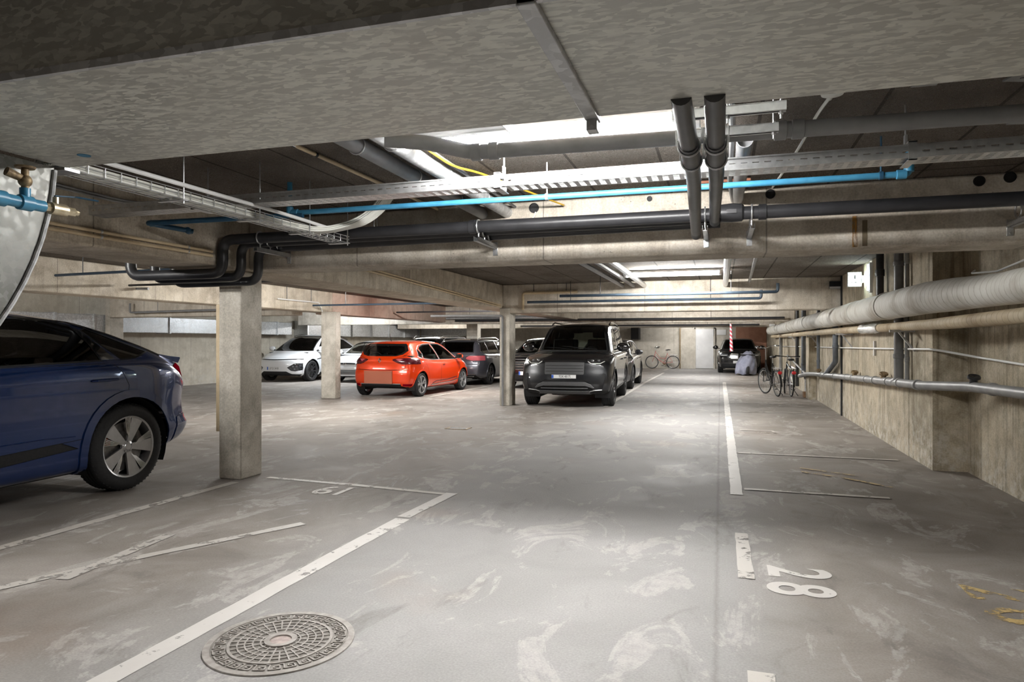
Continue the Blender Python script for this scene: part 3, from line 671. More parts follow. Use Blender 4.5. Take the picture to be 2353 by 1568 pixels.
bm = BM(); tube(bm, rounded([(.04, 3.2, 2.63), (.07, 4.2, 2.62), (.06, 5.2, 2.6), (.1, 5.84, 2.56)], .4), .018, 10); tag(mk('ceiling_hose', bm, M['pipe_wall']), 'pale flexible hose under the ceiling right of the feeder pipes', 'hose')
bm = BM(); box(bm, (-.15, 5.44, 2.63), (.22, 5.52, 2.65)); tag(mk('timber_strip', bm, speckled('red brown timber', (.24, .09, .05), (.32, .14, .08), 12, .8)), 'reddish timber strip on the ceiling behind the feeder pipes', 'strip')
# junction box and its cable
T = thing('junction_box', 'cream round junction box on the ceiling with two cable glands', 'junction box', (.52, 3.62, CH))
bm = BM(); lathe(bm, [(.001, -.052), (.05, -.045), (.058, -.02), (.06, 0)], 24); mk('box', bm, M['cable_white'], T)
bm = BM(); cyl(bm, (-.02, -.05, -.03), (-.03, -.1, -.03), .022, n=14); cyl(bm, (.035, -.05, -.03), (.04, -.1, -.03), .018, n=14); cyl(bm, (0, .04, -.03), (0, .09, -.03), .014, n=12); mk('cable_gland', bm, M['cable_white'], T)
bm = BM(); tube(bm, rounded([(.52, 3.7, 2.63), (.5, 4.0, 2.645), (.48, 4.6, 2.64), (.44, 5.3, 2.65), (.4, 5.84, 2.65)], .3), .009, 8); tag(mk('ceiling_cable', bm, M['cable_white']), 'pale cable from the round junction box along the ceiling', 'cable')
k = 0
for x, y in ((1.35, 3.75), (.72, 4.25), (.62, 5.1), (1.62, 4.5), (1.9, 3.2), (1.2, 5.2)):
    bm = BM(); obox(bm, (x, y, CH-.004), (.11, .1, .008), Matrix.Rotation(.3+k, 3, 'Z')); cyl(bm, (x, y, CH-.014), (x, y, CH-.006), .008, n=8)
    k += 1; tag(mk('ceiling_plate', bm, M['pipe_wall']), 'small grey fixing plate screwed to the ceiling slab', 'plate', 'fixing plates on the ceiling slab')
# brackets that carry the black pipes
def bracket(x, label, big=True):
    t = thing('pipe_bracket', label, 'bracket', (x, 5.85, 2.25))
    bm = BM(); box(bm, (-.022, -.008, -.06), (.022, 0, .06)); cyl(bm, (0, -.008, .04), (0, -.016, .04), .009, n=6); cyl(bm, (0, -.008, -.04), (0, -.016, -.04), .009, n=6); mk('base_plate', bm, M['zinc'], t, bevel=.002)
    bm = BM(); box(bm, (-.02, -.52, .0), (-.017, -.006, .038)); box(bm, (.017, -.52, .0), (.02, -.006, .038)); box(bm, (-.02, -.52, .0), (.02, -.006, .003)); mk('arm', bm, M['zinc'], t)
    for y, z in ((-.45, .132), (-.3, .12), (-.15, .105)):
        bm = BM(); tube(bm, [(0, y+.056*math.cos(a), z+.056*math.sin(a)) for a in [i*2*PI/18 for i in range(18)]], .007, 6, closed=True); cyl(bm, (0, y, .03), (0, y, z-.05), .006, n=8); mk('pipe_clamp', bm, M['zinc'], t)
bracket(-4.1, 'zinc pipe bracket nearest the column on the cross beam'); bracket(-1.94, 'zinc pipe bracket midway along the near cross beam')
bracket(-.11, 'zinc pipe bracket just right of the feeder pipes'); bracket(.225, 'zinc pipe bracket right of the bulbous inspection fitting'); bracket(2.03, 'zinc pipe bracket at the right end of the near cross beam')
# pipe sleeves cast into the beams
for i, (x, y, z, r, lab) in enumerate(((1.835, 5.85, 2.605, .035, 'round hole high in the near cross beam, left of a pair'), (2.03, 5.85, 2.62, .036, 'round hole high in the near cross beam at its right end'), (1.03, 5.85, 2.455, .04, 'chipped round hole just above the black main pipe'), (.385, 5.85, 2.6, .034, 'round hole in the near cross beam right of the grey pipe stub'), (-.02, 5.85, 2.59, .03, 'round hole in the near cross beam behind the feeder pipes'), (-.57, 5.85, 2.62, .02, 'small round hole in the near cross beam left of the feeder pipes'), (-1.58, 5.85, 2.6, .04, 'round hole where a cable enters the near cross beam'))):
    bm = BM(); Mx = Matrix.Translation((x, y, z)) @ Matrix.Rotation(PI/2, 4, 'X')
    lathe(bm, [(r*1.12, 0), (r*1.1, .012), (r, .012), (r*.96, .002), (.001, .001)], 22, Mx); tag(mk('pipe_sleeve', bm, M['black'], fix=True), lab, 'hole')
bm = BM(); 
for a, b in (((.985, 2.40), (1.005, 2.16)), ): obox(bm, (1.0, 5.848, 2.27), (.035, .004, .24))
def streak_mat():
    s = NT('rust streak'); n = s.noise(s.coords((3, 1, .5)), 12, 5, .6); s.set(color=(.5, .26, .08), rough=.8, alpha=s.ramp(n, [(.4, 0.), (.6, .8)])); return s.m
mk('rust_streak', bm, streak_mat(), bpy.data.objects['beam'])
bm = BM(); obox(bm, (1.07, 5.848, 2.255), (.035, .004, .2)); mk('damp_stain', bm, simple('damp stain', (.13, .1, .06), .7), bpy.data.objects['beam'])

# lines on the cross beams further back
def line(name, label, pts, r, mat, cat='pipe', group=None, rods=True):
    bm = BM(); tube(bm, rounded(pts, .05, 4), r, 8); o = tag(mk(name, bm, M[mat]), label, cat, group)
    if rods and cat == 'pipe':
        P = [Vector(p) for p in pts]; a, b = max(zip(P, P[1:]), key=lambda q: (q[0]-q[1]).length)
        if abs(a.z-b.z) < .4:
            for f in (.2, .8):
                bm = BM(); q = a.lerp(b, f); cyl(bm, q+V(0, 0, r*.9), (q.x, q.y, CH), .007, n=6); mk('hanger_rod', bm, M['pipe_dark'], o)
    return o
line('air_line', 'dark air pipe under the ceiling in front of the second cross beam', [(-2.9, 12.6, 2.27), (.95, 12.6, 2.27), (.95, 12.6, 2.42)], .026, 'pipe_slate')
line('air_line', 'blue air pipe low on the face of the second cross beam', [(-3.9, 13.9, 2.24), (.75, 13.9, 2.24), (.75, 13.9, 2.4)], .026, 'pipe_slate')
line('air_line', 'dark pipe on the third cross beam deep in the garage', [(-9, 22.6, 2.14), (1.9, 22.6, 2.14)], .035, 'pipe_dark')
line('air_line', 'dark pipe on the last cross beam before the end wall', [(-9, 30.9, 2.12), (1.6, 30.9, 2.12)], .035, 'pipe_dark')
line('air_line', 'dark pipe under the ceiling between the third and last cross beams', [(-4.3, 27, 2.3), (1.9, 27, 2.3)], .04, 'pipe_dark')
line('air_line', 'dark blue pipe crossing left of the column below the black pipes', [(-9.3, 7.6, 2.38), (-6.7, 7.6, 2.41), (-4.9, 7.6, 2.43)], .02, 'pipe_slate')
line('air_line', 'thin pipe with upturned end on the cross beam over the blue car', [(-14.7, 14.1, 2.4), (-14.7, 14.1, 2.16), (-10.2, 14.1, 2.22)], .026, 'pipe_grey')
line('air_line', 'long thin pipe under the second long beam at the left', [(-16.2, 9.2, 2.27), (-11, 9.2, 2.34), (-9.2, 9.2, 2.3)], .022, 'pipe_grey')
line('air_line', 'dark thin pipe right of the nearest column in front of the second long beam', [(-9.3, 8.9, 2.335), (-4.6, 8.9, 2.335)], .018, 'pipe_dark')
line('air_line', 'thin dark pipe across the pinkish beam, left of a lower one', [(-9.3, 14.2, 2.27), (-4.9, 14.2, 2.27)], .022, 'pipe_slate')
line('air_line', 'lowest thin dark pipe across the pinkish beam', [(-9.3, 18.6, 2.28), (-4.9, 18.6, 2.28)], .022, 'pipe_dark')
line('steel_duct', 'bright spiral metal pipe under the far long beam', [(-9.3, 22.5, 2.24), (-4.9, 22.5, 2.24)], .06, 'zinc')
for x, lab in ((-1.95, 'left'), (-1.72, 'middle'), (-1.5, 'right')):
    line('ceiling_pipe', lab+' silver pipe of three under the ceiling beside the second lamp', [(x, 6.3, 2.57), (x, 14.3, 2.57)], .05 if x > -1.6 else .04, 'zinc' if x > -1.6 else 'pipe_grey', group='pipes beside the second lamp')
line('ceiling_pipe', 'silver pipe at the right end of the second lamp', [(.1, 6.3, 2.55), (.1, 14.3, 2.55)], .05, 'zinc')
line('ceiling_hose', 'thin pale conduit on the ceiling right of the second lamp', [(.42, 6.3, 2.62), (.55, 14.3, 2.6)], .025, 'pipe_wall')
line('steel_conduit', 'steel conduit bent down the face of the column between the cars', [(-6.2, 14.1, 1.98), (-4.9, 14.24, 1.98), (-4.56, 14.24, 1.97), (-4.56, 14.24, .0)], .024, 'pipe_grey')
line('white_conduit', 'thin white conduit bent over the top of the column by the white cars', [(-9.4, 13.0, 2.36), (-9.4, 14.6, 2.36), (-9.4, 14.76, 2.15)], .016, 'white')
line('cream_conduit', 'cream conduit bent along the upper left of the second cross beam', [(-2.9, 14.26, 2.47), (-4.1, 14.26, 2.46), (-4.1, 14.26, 2.1)], .03, 'cream')

# ------------------------------------------------------------------ right wall services
def lagged(name, label, pts, rs, mat, group=None):
    t = thing(name, label, 'pipe'); P = []; Rr = []
    pts = [Vector(p) for p in pts]
    for i in range(len(pts)-1):
        a, b = pts[i], pts[i+1]; n = max(2, int((b-a).length/.25))
        for k in range(n):
            f = k/n; P.append(a.lerp(b, f)); Rr.append((rs[i]*(1-f)+rs[i+1]*f)*(1+random.uniform(-.018, .018)))
    P.append(pts[-1]); Rr.append(rs[-1])
    bm = BM(); tube(bm, P, Rr, 24); mk('lagged_tube', bm, M[mat], t, smooth=60); return t
T = lagged('lagged_pipe', 'thick white canvas-lagged pipe along the right wall', [(2.2, 2.2, 1.84), (2.2, 6.4, 1.842), (2.12, 7.0, 1.85), (2.02, 7.8, 1.858), (2.02, 12, 1.862), (2.02, 30.6, 1.85)], [.133, .135, .148, .165, .17, .17], 'lagging')
bm = BM(); cyl(bm, (2.02, 30.6, 1.85), (2.02, 31.2, 1.85), .13, n=20); mk('end_sleeve', bm, M['white'], T)
for y in (9.6, 11.5, 14.6, 17.5, 21, 25):
    bm = BM(); lathe(bm, [(.172, -.03), (.178, -.025), (.178, .025), (.172, .03)], 24, Matrix.Translation((2.02, y, 1.86)) @ Matrix.Rotation(PI/2, 4, 'X')); mk('strap', bm, M['lagging'], T)
T = lagged('lagged_pipe', 'thinner tan lagged pipe below the thick white one on the right wall', [(2.25, 2.2, 1.617), (2.25, 6.3, 1.617), (2.15, 7.4, 1.6), (2.1, 8.2, 1.593), (2.08, 15, 1.606), (2.08, 30.6, 1.6)], [.062, .064, .062, .055, .058, .06], 'lagging_tan')
bm = BM(); tube(bm, [(2.09, 10.4+i*.1, 1.6+random.uniform(-.004, .004)) for i in range(13)], [.066+random.uniform(-.006, .01) for i in range(13)], 16); mk('foil_wrap', bm, M['foil'], T, smooth=0)
for y in (5.2, 9.2, 13.2, 17.5, 22):
    bm = BM(); x = 2.56 if y < 8.5 else 2.22
    beam(bm, (x, y, 1.54), (1.95, y, 1.54), .04, .03); beam(bm, (x, y, 1.3), (2.05, y, 1.53), .03, .02); tag(mk('wall_bracket', bm, M['galv_dark']), 'steel wall bracket under the tan lagged pipe', 'bracket', 'brackets under the lagged pipes')
# low drain with fall
def zdr(y): return .42+.0485*(19.6-y) if y > 8.6 else .953+.04*(8.6-y)
T = thing('drain_pipe', 'pale grey drain pipe running low along the right wall', 'pipe')
bm = BM(); tube(bm, [(2.0, 19.4, .5), (2.0, 17.7, .63), (2.13, 17.5, .64), (2.13, 13, .79), (2.13, 9.4, .905), (2.14, 8.5, .93), (2.38, 7.8, .965), (2.4, 6.0, 1.0), (2.4, 3.0, 1.02)], .05, 18); mk('tube', bm, M['pipe_wall'], T)
def dz(y):
    P = [(3, 1.02), (6, 1.0), (7.8, .965), (8.5, .93), (9.4, .905), (13, .79), (17.5, .64), (19.4, .5)]
    for (a, za), (b, zb) in zip(P, P[1:]):
        if y <= b: return za+(zb-za)*(y-a)/(b-a)
for y in (6.4, 7.3, 8.7, 9.5, 10.1, 10.9, 11.5, 12.6, 13.2, 14.5, 16.2):
    bm = BM(); x = 2.13 if y > 8.4 else 2.4; lathe(bm, [(.05, -.035), (.06, -.028), (.06, .028), (.05, .035)], 20, Matrix.Translation((x, y, dz(y))) @ Matrix.Rotation(PI/2, 4, 'X')); mk('coupling', bm, M['pipe_wall'], T)
for y in (7.75, 10.4, 12.5, 16.8):
    x = 2.13 if y > 8.4 else 2.38; z = dz(y); bm = BM(); cyl(bm, (x, y, z), (x, y-.02, z+.09), .035, n=16); lathe(bm, [(.05, 0), (.058, .005), (.058, .02), (.05, .03), (.03, .031), (.001, .02)], 18, Matrix.Translation((x, y-.02, z+.085)) @ Matrix.Rotation(.35, 4, 'X')); mk('cleaning_eye', bm, M['pipe_dark'] if y < 8 else M['rust'], T)
bm = BM(); cyl(bm, (2.12, 18.9, .53), (2.12, 18.9, .08), .055, n=16); cyl(bm, (2.12, 18.9, .6), (2.12, 18.9, .45), .075, n=16); mk('foot_bend', bm, M['galv_dark'], T)
bm = BM(); box(bm, (2.0, 18.5, 0), (2.2, 18.75, .14)); tag(mk('timber_block', bm, M['wood'], bevel=.01), 'brown timber block at the foot of the wall pipe behind the bicycles', 'block')
def vert(label, x, y, z0, z1, r, mat='down', bend=None):
    pts = [(x, y, z1), (x, y, z0)] if not bend else [(x, y, z1), (x, y, z0)] + bend
    pipething('down_pipe', label, pts, r, mat, [((x, y, z0+.3), (0, 0, 1)), ((x, y, z1-.25), (0, 0, 1))], rr=.05, collar_name='pipe_mount')
vert('grey down-pipe on the right wall with an oblique foot', 2.13, 14.45, 1.02, 2.64, .05, 'down', [(2.13, 15.7, .72)])
vert('thick grey down-pipe joining the low drain nearest the pilaster', 2.14, 9.6, .93, 2.64, .055, 'pipe_grey', [(2.13, 9.75, .9)])
vert('thin grey pipe close behind the thick grey down-pipe', 2.18, 9.38, .9, 2.64, .025, 'pipe_wall')
vert('grey down-pipe behind the two bicycles', 2.12, 19.6, .5, 2.6, .06, 'down')
vert('slim dark pipe on the right wall midway to the end', 2.15, 17.0, .66, 2.6, .035, 'down')
vert('slim dark pipe on the right wall before the far end', 2.15, 21.5, .1, 2.6, .05, 'pipe_dark')
vert('pale pipe standing on the right wall near the end', 2.1, 26.5, .1, 1.9, .06, 'pipe_wall')
vert('dark pipe with loose lagging above the thick white pipe', 2.13, 10.6, 2.05, 2.64, .05, 'pipe_dark')
vert('grey pipe at the right edge rising from the low drain', 2.42, 6.1, 1.0, 2.64, .04, 'pipe_wall')
line('wall_cable', 'pale cable sagging along the right wall above the low drain', [(2.17, 28, 1.22), (2.19, 19, 1.27), (2.19, 14.5, 1.29), (2.19, 9.6, 1.32), (2.19, 8.44, 1.33), (2.3, 8.35, 1.31), (2.52, 8.0, 1.25), (2.53, 6.9, 1.21), (2.53, 6.0, 1.2)], .012, 'white', 'cable')
bm = BM(); box(bm, (2.19, 11.3, 1.2), (2.22, 11.36, 1.42)); tag(mk('cable_joint', bm, M['white']), 'small white cable joint on the right wall', 'box')
line('loose_cable', 'pale loose cable lying over the thick white lagged pipe', [(2.35, 7.6, 2.1), (2.2, 7.2, 2.04), (2.2, 6.6, 2.0), (2.25, 6.0, 2.06), (2.4, 5.4, 2.14)], .009, 'white', 'cable')
line('handrail_pipe', 'thin steel pipe sloping down behind the two bicycles', [(2.1, 24, .95), (2.1, 18.6, .55)], .025, 'pipe_wall', rods=False)
bm = BM(); box(bm, (1.98, 30.5, 2.02), (2.2, 30.8, 2.14)); tag(mk('wall_unit', bm, M['white'], bevel=.02), 'white plastic bag-like wrap above the far end of the lagged pipe', 'wrap')
# small camera-like dome and warning plate on the second beam
bm = BM(); box(bm, (2.0, 14.26, 2.42), (2.19, 14.3, 2.56)); mk_o = mk('beam_sign', bm, M['black']); tag(mk_o, 'small black and white notice on the second cross beam by the right wall', 'notice')
bm = BM(); box(bm, (2.0, 14.25, 2.42), (2.19, 14.262, 2.46)); mk('white_band', bm, M['white'], mk_o)

# ------------------------------------------------------------------ manhole cover, gully
T = thing('manhole_cover', 'round cast iron manhole cover with a meander border', 'manhole cover', (-1.985, 2.765, 0))
def ringpath(r0, r1, z0, z1, n=72):
    bm = BM(); lathe(bm, [(r0, z0), (r0, z1), (r1, z1), (r1, z0)], n, close=True); return bm
bm = BM(); lathe(bm, [(.001, .003), (.325, .003), (.325, 0)], 72); mk('base_plate', bm, M['iron'], T, smooth=0)
mk('outer_rim', ringpath(.31, .34, 0, .007), M['iron_lt'], T); mk('inner_rim', ringpath(.225, .238, .003, .008), M['iron_lt'], T)
bm = BM()
for i in range(28):
    a0 = 2*PI*i/28; w = 2*PI/28*.9
    def pt(u, v): 
        a = a0+u*w; r = .25+v*.046
        return Vector((r*math.cos(a), r*math.sin(a), 0))
    path = [(0, 0), (0, 1), (.8, 1), (.8, .3), (.35, .3), (.35, .62), (.55, .62)]
    for (u0, v0), (u1, v1) in zip(path, path[1:]):
        p = pt(u0, v0); q = pt(u1, v1); beam(bm, (*p.xy, .0055), (*q.xy, .0055), .006, .005)
    p = pt(.8, 0); q = pt(1.11, 0); beam(bm, (*p.xy, .0055), (*q.xy, .0055), .006, .005)
mk('meander_border', bm, M['iron_lt'], T, smooth=0)
bm = BM()
for r in (.09, .125, .16, .193): 
    b2 = ringpath(r-.0035, r+.0035, .003, .0075, 60); me = bpy.data.meshes.new('t'); b2.to_mesh(me); b2.free(); bm.from_mesh(me); bpy.data.meshes.remove(me)
for i in range(32):
    a = 2*PI*i/32
    r0 = .078 if i % 2 == 0 else .125
    beam(bm, (r0*math.cos(a), r0*math.sin(a), .0052), (.226*math.cos(a), .226*math.sin(a), .0052), .007, .0045)
mk('ribs', bm, M['iron_lt'], T, smooth=0)
mk('hub_ring', ringpath(.05, .075, .003, .012), M['iron_lt'], T)
bm = BM(); lathe(bm, [(.001, .006), (.05, .005)], 30); mk('hub', bm, M['dirtfill'], T)
T = thing('floor_gully', 'small rusty gully grate sunk in the floor beyond the painted lines', 'drain', (-4.07, 10.35, 0))
bm = BM(); 
for x in (-.17, .17): box(bm, (x-.02, -.12, 0), (x+.02, .12, .007))
for y in (-.11, .11): box(bm, (-.19, y-.015, 0), (.19, y+.015, .007))
mk('frame', bm, M['rust'], T)
bm = BM(); box(bm, (-.15, -.095, 0), (.15, .095, .005)); mk('grate', bm, M['black'], T)
# ------------------------------------------------------------------ car building
def pchip(tab):
    xs = [p[0] for p in tab]; ys = [p[1] for p in tab]; n = len(xs)
    h = [xs[i+1]-xs[i] for i in range(n-1)]; d = [(ys[i+1]-ys[i])/h[i] for i in range(n-1)]
    m = [0.0]*n
    for i in range(1, n-1):
        if d[i-1]*d[i] > 0:
            w1 = 2*h[i]+h[i-1]; w2 = h[i]+2*h[i-1]; m[i] = (w1+w2)/(w1/d[i-1]+w2/d[i])
    m[0] = d[0]; m[-1] = d[-1]
    def f(x):
        if x <= xs[0]: return ys[0]
        if x >= xs[-1]: return ys[-1]
        i = 0
        while x > xs[i+1]: i += 1
        t = (x-xs[i])/h[i]; t2 = t*t; t3 = t2*t
        return (2*t3-3*t2+1)*ys[i]+(t3-2*t2+t)*h[i]*m[i]+(-2*t3+3*t2)*ys[i+1]+(t3-t2)*h[i]*m[i+1]
    return f
def sstep(a, b, x):
    t = min(1, max(0, (x-a)/(b-a))); return t*t*(3-2*t)

def catmull(P, seg):
    out = []
    Q = [P[0]*2-P[1]] + P + [P[-1]*2-P[-2]]
    for i in range(1, len(Q)-2):
        for k in range(seg):
            t = k/seg; a, b, c, d = Q[i-1], Q[i], Q[i+1], Q[i+2]
            out.append(.5*((2*b)+(c-a)*t+(2*a-5*b+4*c-d)*t*t+(3*b-a-3*c+d)*t**3))
    out.append(P[-1]); return out

def paint_car(name, col, metal=.35, rough=.32, flake=False, coat=1.0):
    s = NT(name); c = col
    geo = s.n.new('ShaderNodeNewGeometry')
    c = s.mix(geo.outputs['Backfacing'], col, (.012, .012, .012))       # lined inside
    s.set(color=c, metal=metal, rough=rough, coat=coat, coatr=.04)
    return s.m
def glass_mat(name, tint, refl=1.0):
    s = NT(name); s.n.remove(s.b)
    tr = s.n.new('ShaderNodeBsdfTransparent'); tr.inputs[0].default_value = (*tint, 1)
    gl = s.n.new('ShaderNodeBsdfGlossy'); gl.inputs[0].default_value = (1, 1, 1, 1); gl.inputs['Roughness'].default_value = .015
    fr = s.n.new('ShaderNodeFresnel'); fr.inputs[0].default_value = 1.55
    mx = s.n.new('ShaderNodeMixShader'); s.link(fr.outputs[0], mx.inputs[0]); s.link(tr.outputs[0], mx.inputs[1]); s.link(gl.outputs[0], mx.inputs[2])
    s.link(mx.outputs[0], s.out.inputs[0]); return s.m
M['glass_clear'] = glass_mat('car glass light tint', (.62, .68, .63))
M['glass_dark'] = glass_mat('car glass dark tint', (.16, .17, .17))
M['glass_mid'] = glass_mat('car glass mid tint', (.36, .39, .37))
M['glass_black'] = glass_mat('car glass privacy', (.035, .037, .04))
M['lens'] = simple('clear lamp lens', (.3, .31, .33), .08, .6, coat=1.0)
M['lens_dark'] = simple('smoked lamp lens', (.05, .052, .058), .06, .5, coat=1.0)
M['lens_red'] = simple('red lamp lens', (.22, .002, .01), .6, 0, coat=0, spec=0)
M['lens_red_dk'] = simple('dark red lamp lens', (.075, .004, .01), .25, 0, coat=.5)
M['lens_pink'] = simple('pale red lamp lens', (.5, .1, .12), .3, 0, coat=.3)
M['chrome'] = simple('chrome trim', (.8, .8, .8), .08, 1.0)
M['satin'] = simple('satin silver trim', (.62, .62, .63), .3, .8)
M['plastic'] = speckled('black car plastic', (.011, .011, .012), (.016, .016, .017), 60, .6, spec=.25)
M['plastic_grey'] = speckled('grey car plastic', (.075, .076, .08), (.095, .096, .1), 60, .5)
M['gloss_black'] = simple('gloss black trim', (.008, .008, .009), .08, 0, coat=1.0)
M['seam'] = simple('panel gap', (.004, .004, .004), .9)
M['seat'] = speckled('dark seat fabric', (.022, .022, .024), (.04, .04, .043), 40, .9)
M['seat_grey'] = speckled('grey seat fabric', (.12, .12, .12), (.18, .18, .175), 40, .9)
M['alloy'] = speckled('silver alloy', (.5, .5, .51), (.56, .56, .57), 20, .3, .75)
M['alloy_dark'] = speckled('dark alloy', (.06, .06, .063), (.09, .09, .094), 20, .3, .7)
M['plate_white'] = simple('number plate', (.72, .72, .72), .4)
M['plate_blue'] = simple('plate blue band', (.03, .1, .45), .4)
M['disc'] = speckled('brake disc', (.2, .19, .18), (.32, .31, .3), 25, .4, .8)
M['caliper'] = simple('orange brake caliper', (.6, .12, .02), .45)

def inside(poly, a, b):
    c = False; j = len(poly)-1
    for i in range(len(poly)):
        xi, yi = poly[i]; xj, yj = poly[j]
        if (yi > b) != (yj > b) and a < (xj-xi)*(b-yi)/(yj-yi)+xi: c = not c
        j = i
    return c
def offset_poly(poly, d):
    n = len(poly); A = sum(poly[i][0]*poly[(i+1) % n][1]-poly[(i+1) % n][0]*poly[i][1] for i in range(n))
    s = 1 if A > 0 else -1; out = []
    for i in range(n):
        p0 = Vector(poly[i-1]); p = Vector(poly[i]); p1 = Vector(poly[(i+1) % n])
        e0 = (p-p0).normalized(); e1 = (p1-p).normalized()
        n0 = Vector((e0.y, -e0.x))*s; n1 = Vector((e1.y, -e1.x))*s; b = n0+n1
        if b.length < 1e-4: b = n0
        b.normalize(); k = d/max(.35, b.dot(n0)); out.append(tuple(p+b*k))
    return out
def mirror(poly): return [(-a, b) for a, b in poly][::-1]
def ellipse(c, rx, ry, n=24, a0=0): return [(c[0]+rx*math.cos(2*PI*i/n+a0), c[1]+ry*math.sin(2*PI*i/n+a0)) for i in range(n)]

class Car:
    def __init__(s, name, label, L, W, H, wb, fo, R, top, belt, width, paint, loc, heading, bot=None, wsh=None, wtop=None, crown=None, prof_f=None, prof_r=None, plan_f=.28, plan_r=.16, tyre_w=.22, arch=None, scale=1.0, ledge=.02, group=None, mid=None, cat='car', arch_mat=None, arch_w=.045, track_in=.02):
        s.L, s.W, s.H, s.wb, s.fo, s.R, s.tw = L, W, H, wb, fo, R, tyre_w
        s.paint = paint; s.rear = L-wb-fo
        s.arch = arch or R+.045; s.arch_w = arch_w; s.arch_mat = arch_mat
        s.root = thing(name, label, cat, (loc[0], loc[1], 0), heading, group); s.root.scale = (scale,)*3
        s.T, s.B, s.Wd = pchip(top), pchip(belt), pchip(width)
        s.bot = pchip(bot or [(0, .36), (.35, .25), (.7, .2), (L-.8, .2), (L-.3, .2), (L, .27)])
        s.wsh = pchip(wsh) if wsh else (lambda u: s.Wd(u)-.045)
        s.wtop = pchip(wtop); s.crown = pchip(crown or [(0, .06), (L, .05)])
        s.mid = pchip(mid) if mid else (lambda u: .52)
        s.pf = pchip(prof_f or [(.15, .16), (.3, .05), (.5, 0), (.65, .01), (.85, .07), (1.1, .2)]); s.pr = pchip(prof_r or [(.2, .14), (.4, .02), (.6, 0), (.75, .03), (1.0, .06), (1.3, .12)])
        s.plan_f, s.plan_r, s.ledge, s.tin = plan_f, plan_r, ledge, track_in
        s.axf = L-fo-L/2; s.axr = s.rear-L/2
        s.build()
    def section(s, u):
        zb = s.bot(u); w = s.Wd(u); zs = s.B(u); zt = s.T(u); ws = min(s.wsh(u), w-.005)
        zs = min(zs, zt-.04); wt = min(s.wtop(u), ws-.03); cr = min(s.crown(u), (zt-zs)*.8); ze = zt-cr
        zm = min(s.mid(u), zs-.12)
        low = catmull([Vector((w-.14, zb)), Vector((w-.045, zb+.05)), Vector((w-.012, zb+.17)), Vector((w, max(zm, zb+.25))), Vector((w-.012, zs-.09)), Vector((ws, zs))], 5)
        b = s.ledge*sstep(.05, .25, ze-zs)
        p0 = Vector((ws-b, zs+b*.4)); p1 = Vector((wt, ze)); d = p1-p0; nn = Vector((d.y, -d.x)).normalized()
        bul = .022*sstep(.1, .4, d.length)
        up = [p0+d*t+nn*(bul*4*t*(1-t)) for t in [i/9 for i in range(1 if b < .004 else 0, 9)]]
        if b < .004: up = [low[-1].lerp(up[0], .3)]+up
        roof = []
        for i in range(0, 12):
            t = i/11; y = wt*(1-t); z = ze+cr*(1-(1-t)**2.4)
            roof.append(Vector((y, z)))
        return low+up+roof
    def bend(s, u, y, z):
        x = u-s.L/2; w = s.W/2
        k = sstep(s.L-1.0, s.L, u)
        if k > 0: x -= k*(s.plan_f*(abs(y)/w)**2.6+s.pf(z))
        k = sstep(.8, 0, u)
        if k > 0: x += k*(s.plan_r*(abs(y)/w)**3+s.pr(z))
        return Vector((x, y, z))
    def build(s):
        L = s.L; us = []
        u = 0.0
        n = int(L/.055)
        us = [L*i/n for i in range(n+1)]
        us = [0, .006, .02, .045] + [q for q in us if .06 < q < L-.06] + [L-.045, L-.02, L-.006, L]
        sc = {0: .955, .006: .97, .02: .985, .045: .996, L-.045: .996, L-.02: .985, L-.006: .97, L: .955}
        bm = BM(); S = []
        for u in us:
            P = s.section(u); k = sc.get(u, 1)
            if k != 1:
                zc = (P[0].y+P[-1].y)/2; P = [Vector((p.x*k, zc+(p.y-zc)*k)) for p in P]
            S.append((u, P))
        N = len(S[0][1]); rings = []
        for u, P in S:
            Lf = [bm.verts.new(s.bend(u, p.x, p.y)) for p in P]
            Rt = [bm.verts.new(s.bend(u, -p.x, p.y)) for p in P[:-1]]
            rings.append(Lf+Rt[::-1])
        for a, b in zip(rings, rings[1:]): skin(bm, a, b)
        # end caps as grids so that details can be cut into them
        m = 30
        for (u, P), ring_, flip in ((S[0], rings[0], True), (S[-1], rings[-1], False)):
            rows = []; tot = len(ring_)
            for j in range(N):
                if j == N-1: rows.append([ring_[j]]*(m+1)); continue
                p = P[j]; a = ring_[j]; b = ring_[tot-1-j]
                rows.append([a]+[bm.verts.new(s.bend(u, p.x*(1-2*i/m), p.y)) for i in range(1, m)]+[b])
            for j in range(N-1):
                for i in range(m):
                    q = [rows[j][i], rows[j][i+1], rows[j+1][i+1], rows[j+1][i]]
                    q = [v for k, v in enumerate(q) if v not in q[:k]]
                    if len(q) > 2: bm.faces.new(q if not flip else q[::-1])
        bmesh.ops.recalc_face_normals(bm, faces=bm.faces[:])
        if bm.calc_volume(signed=True) < 0: bmesh.ops.reverse_faces(bm, faces=bm.faces[:])
        bm.normal_update()
        s.bm = bm; s.lay = bm.faces.layers.int.new('reg'); s.bvh = BVHTree.FromBMesh(bm)
        s.regs = {}; s.k = 1
        # wheel openings
        for ax in (s.axf, s.axr):
            c = ellipse((ax, s.R), s.arch+s.arch_w, s.arch+s.arch_w, 36); s.cut(c, 'side', 'wheel_arch', s.arch_mat or s.paint, .012)
            c = ellipse((ax, s.R), s.arch, s.arch, 36); s.cut(c, 'sideall', None, None)
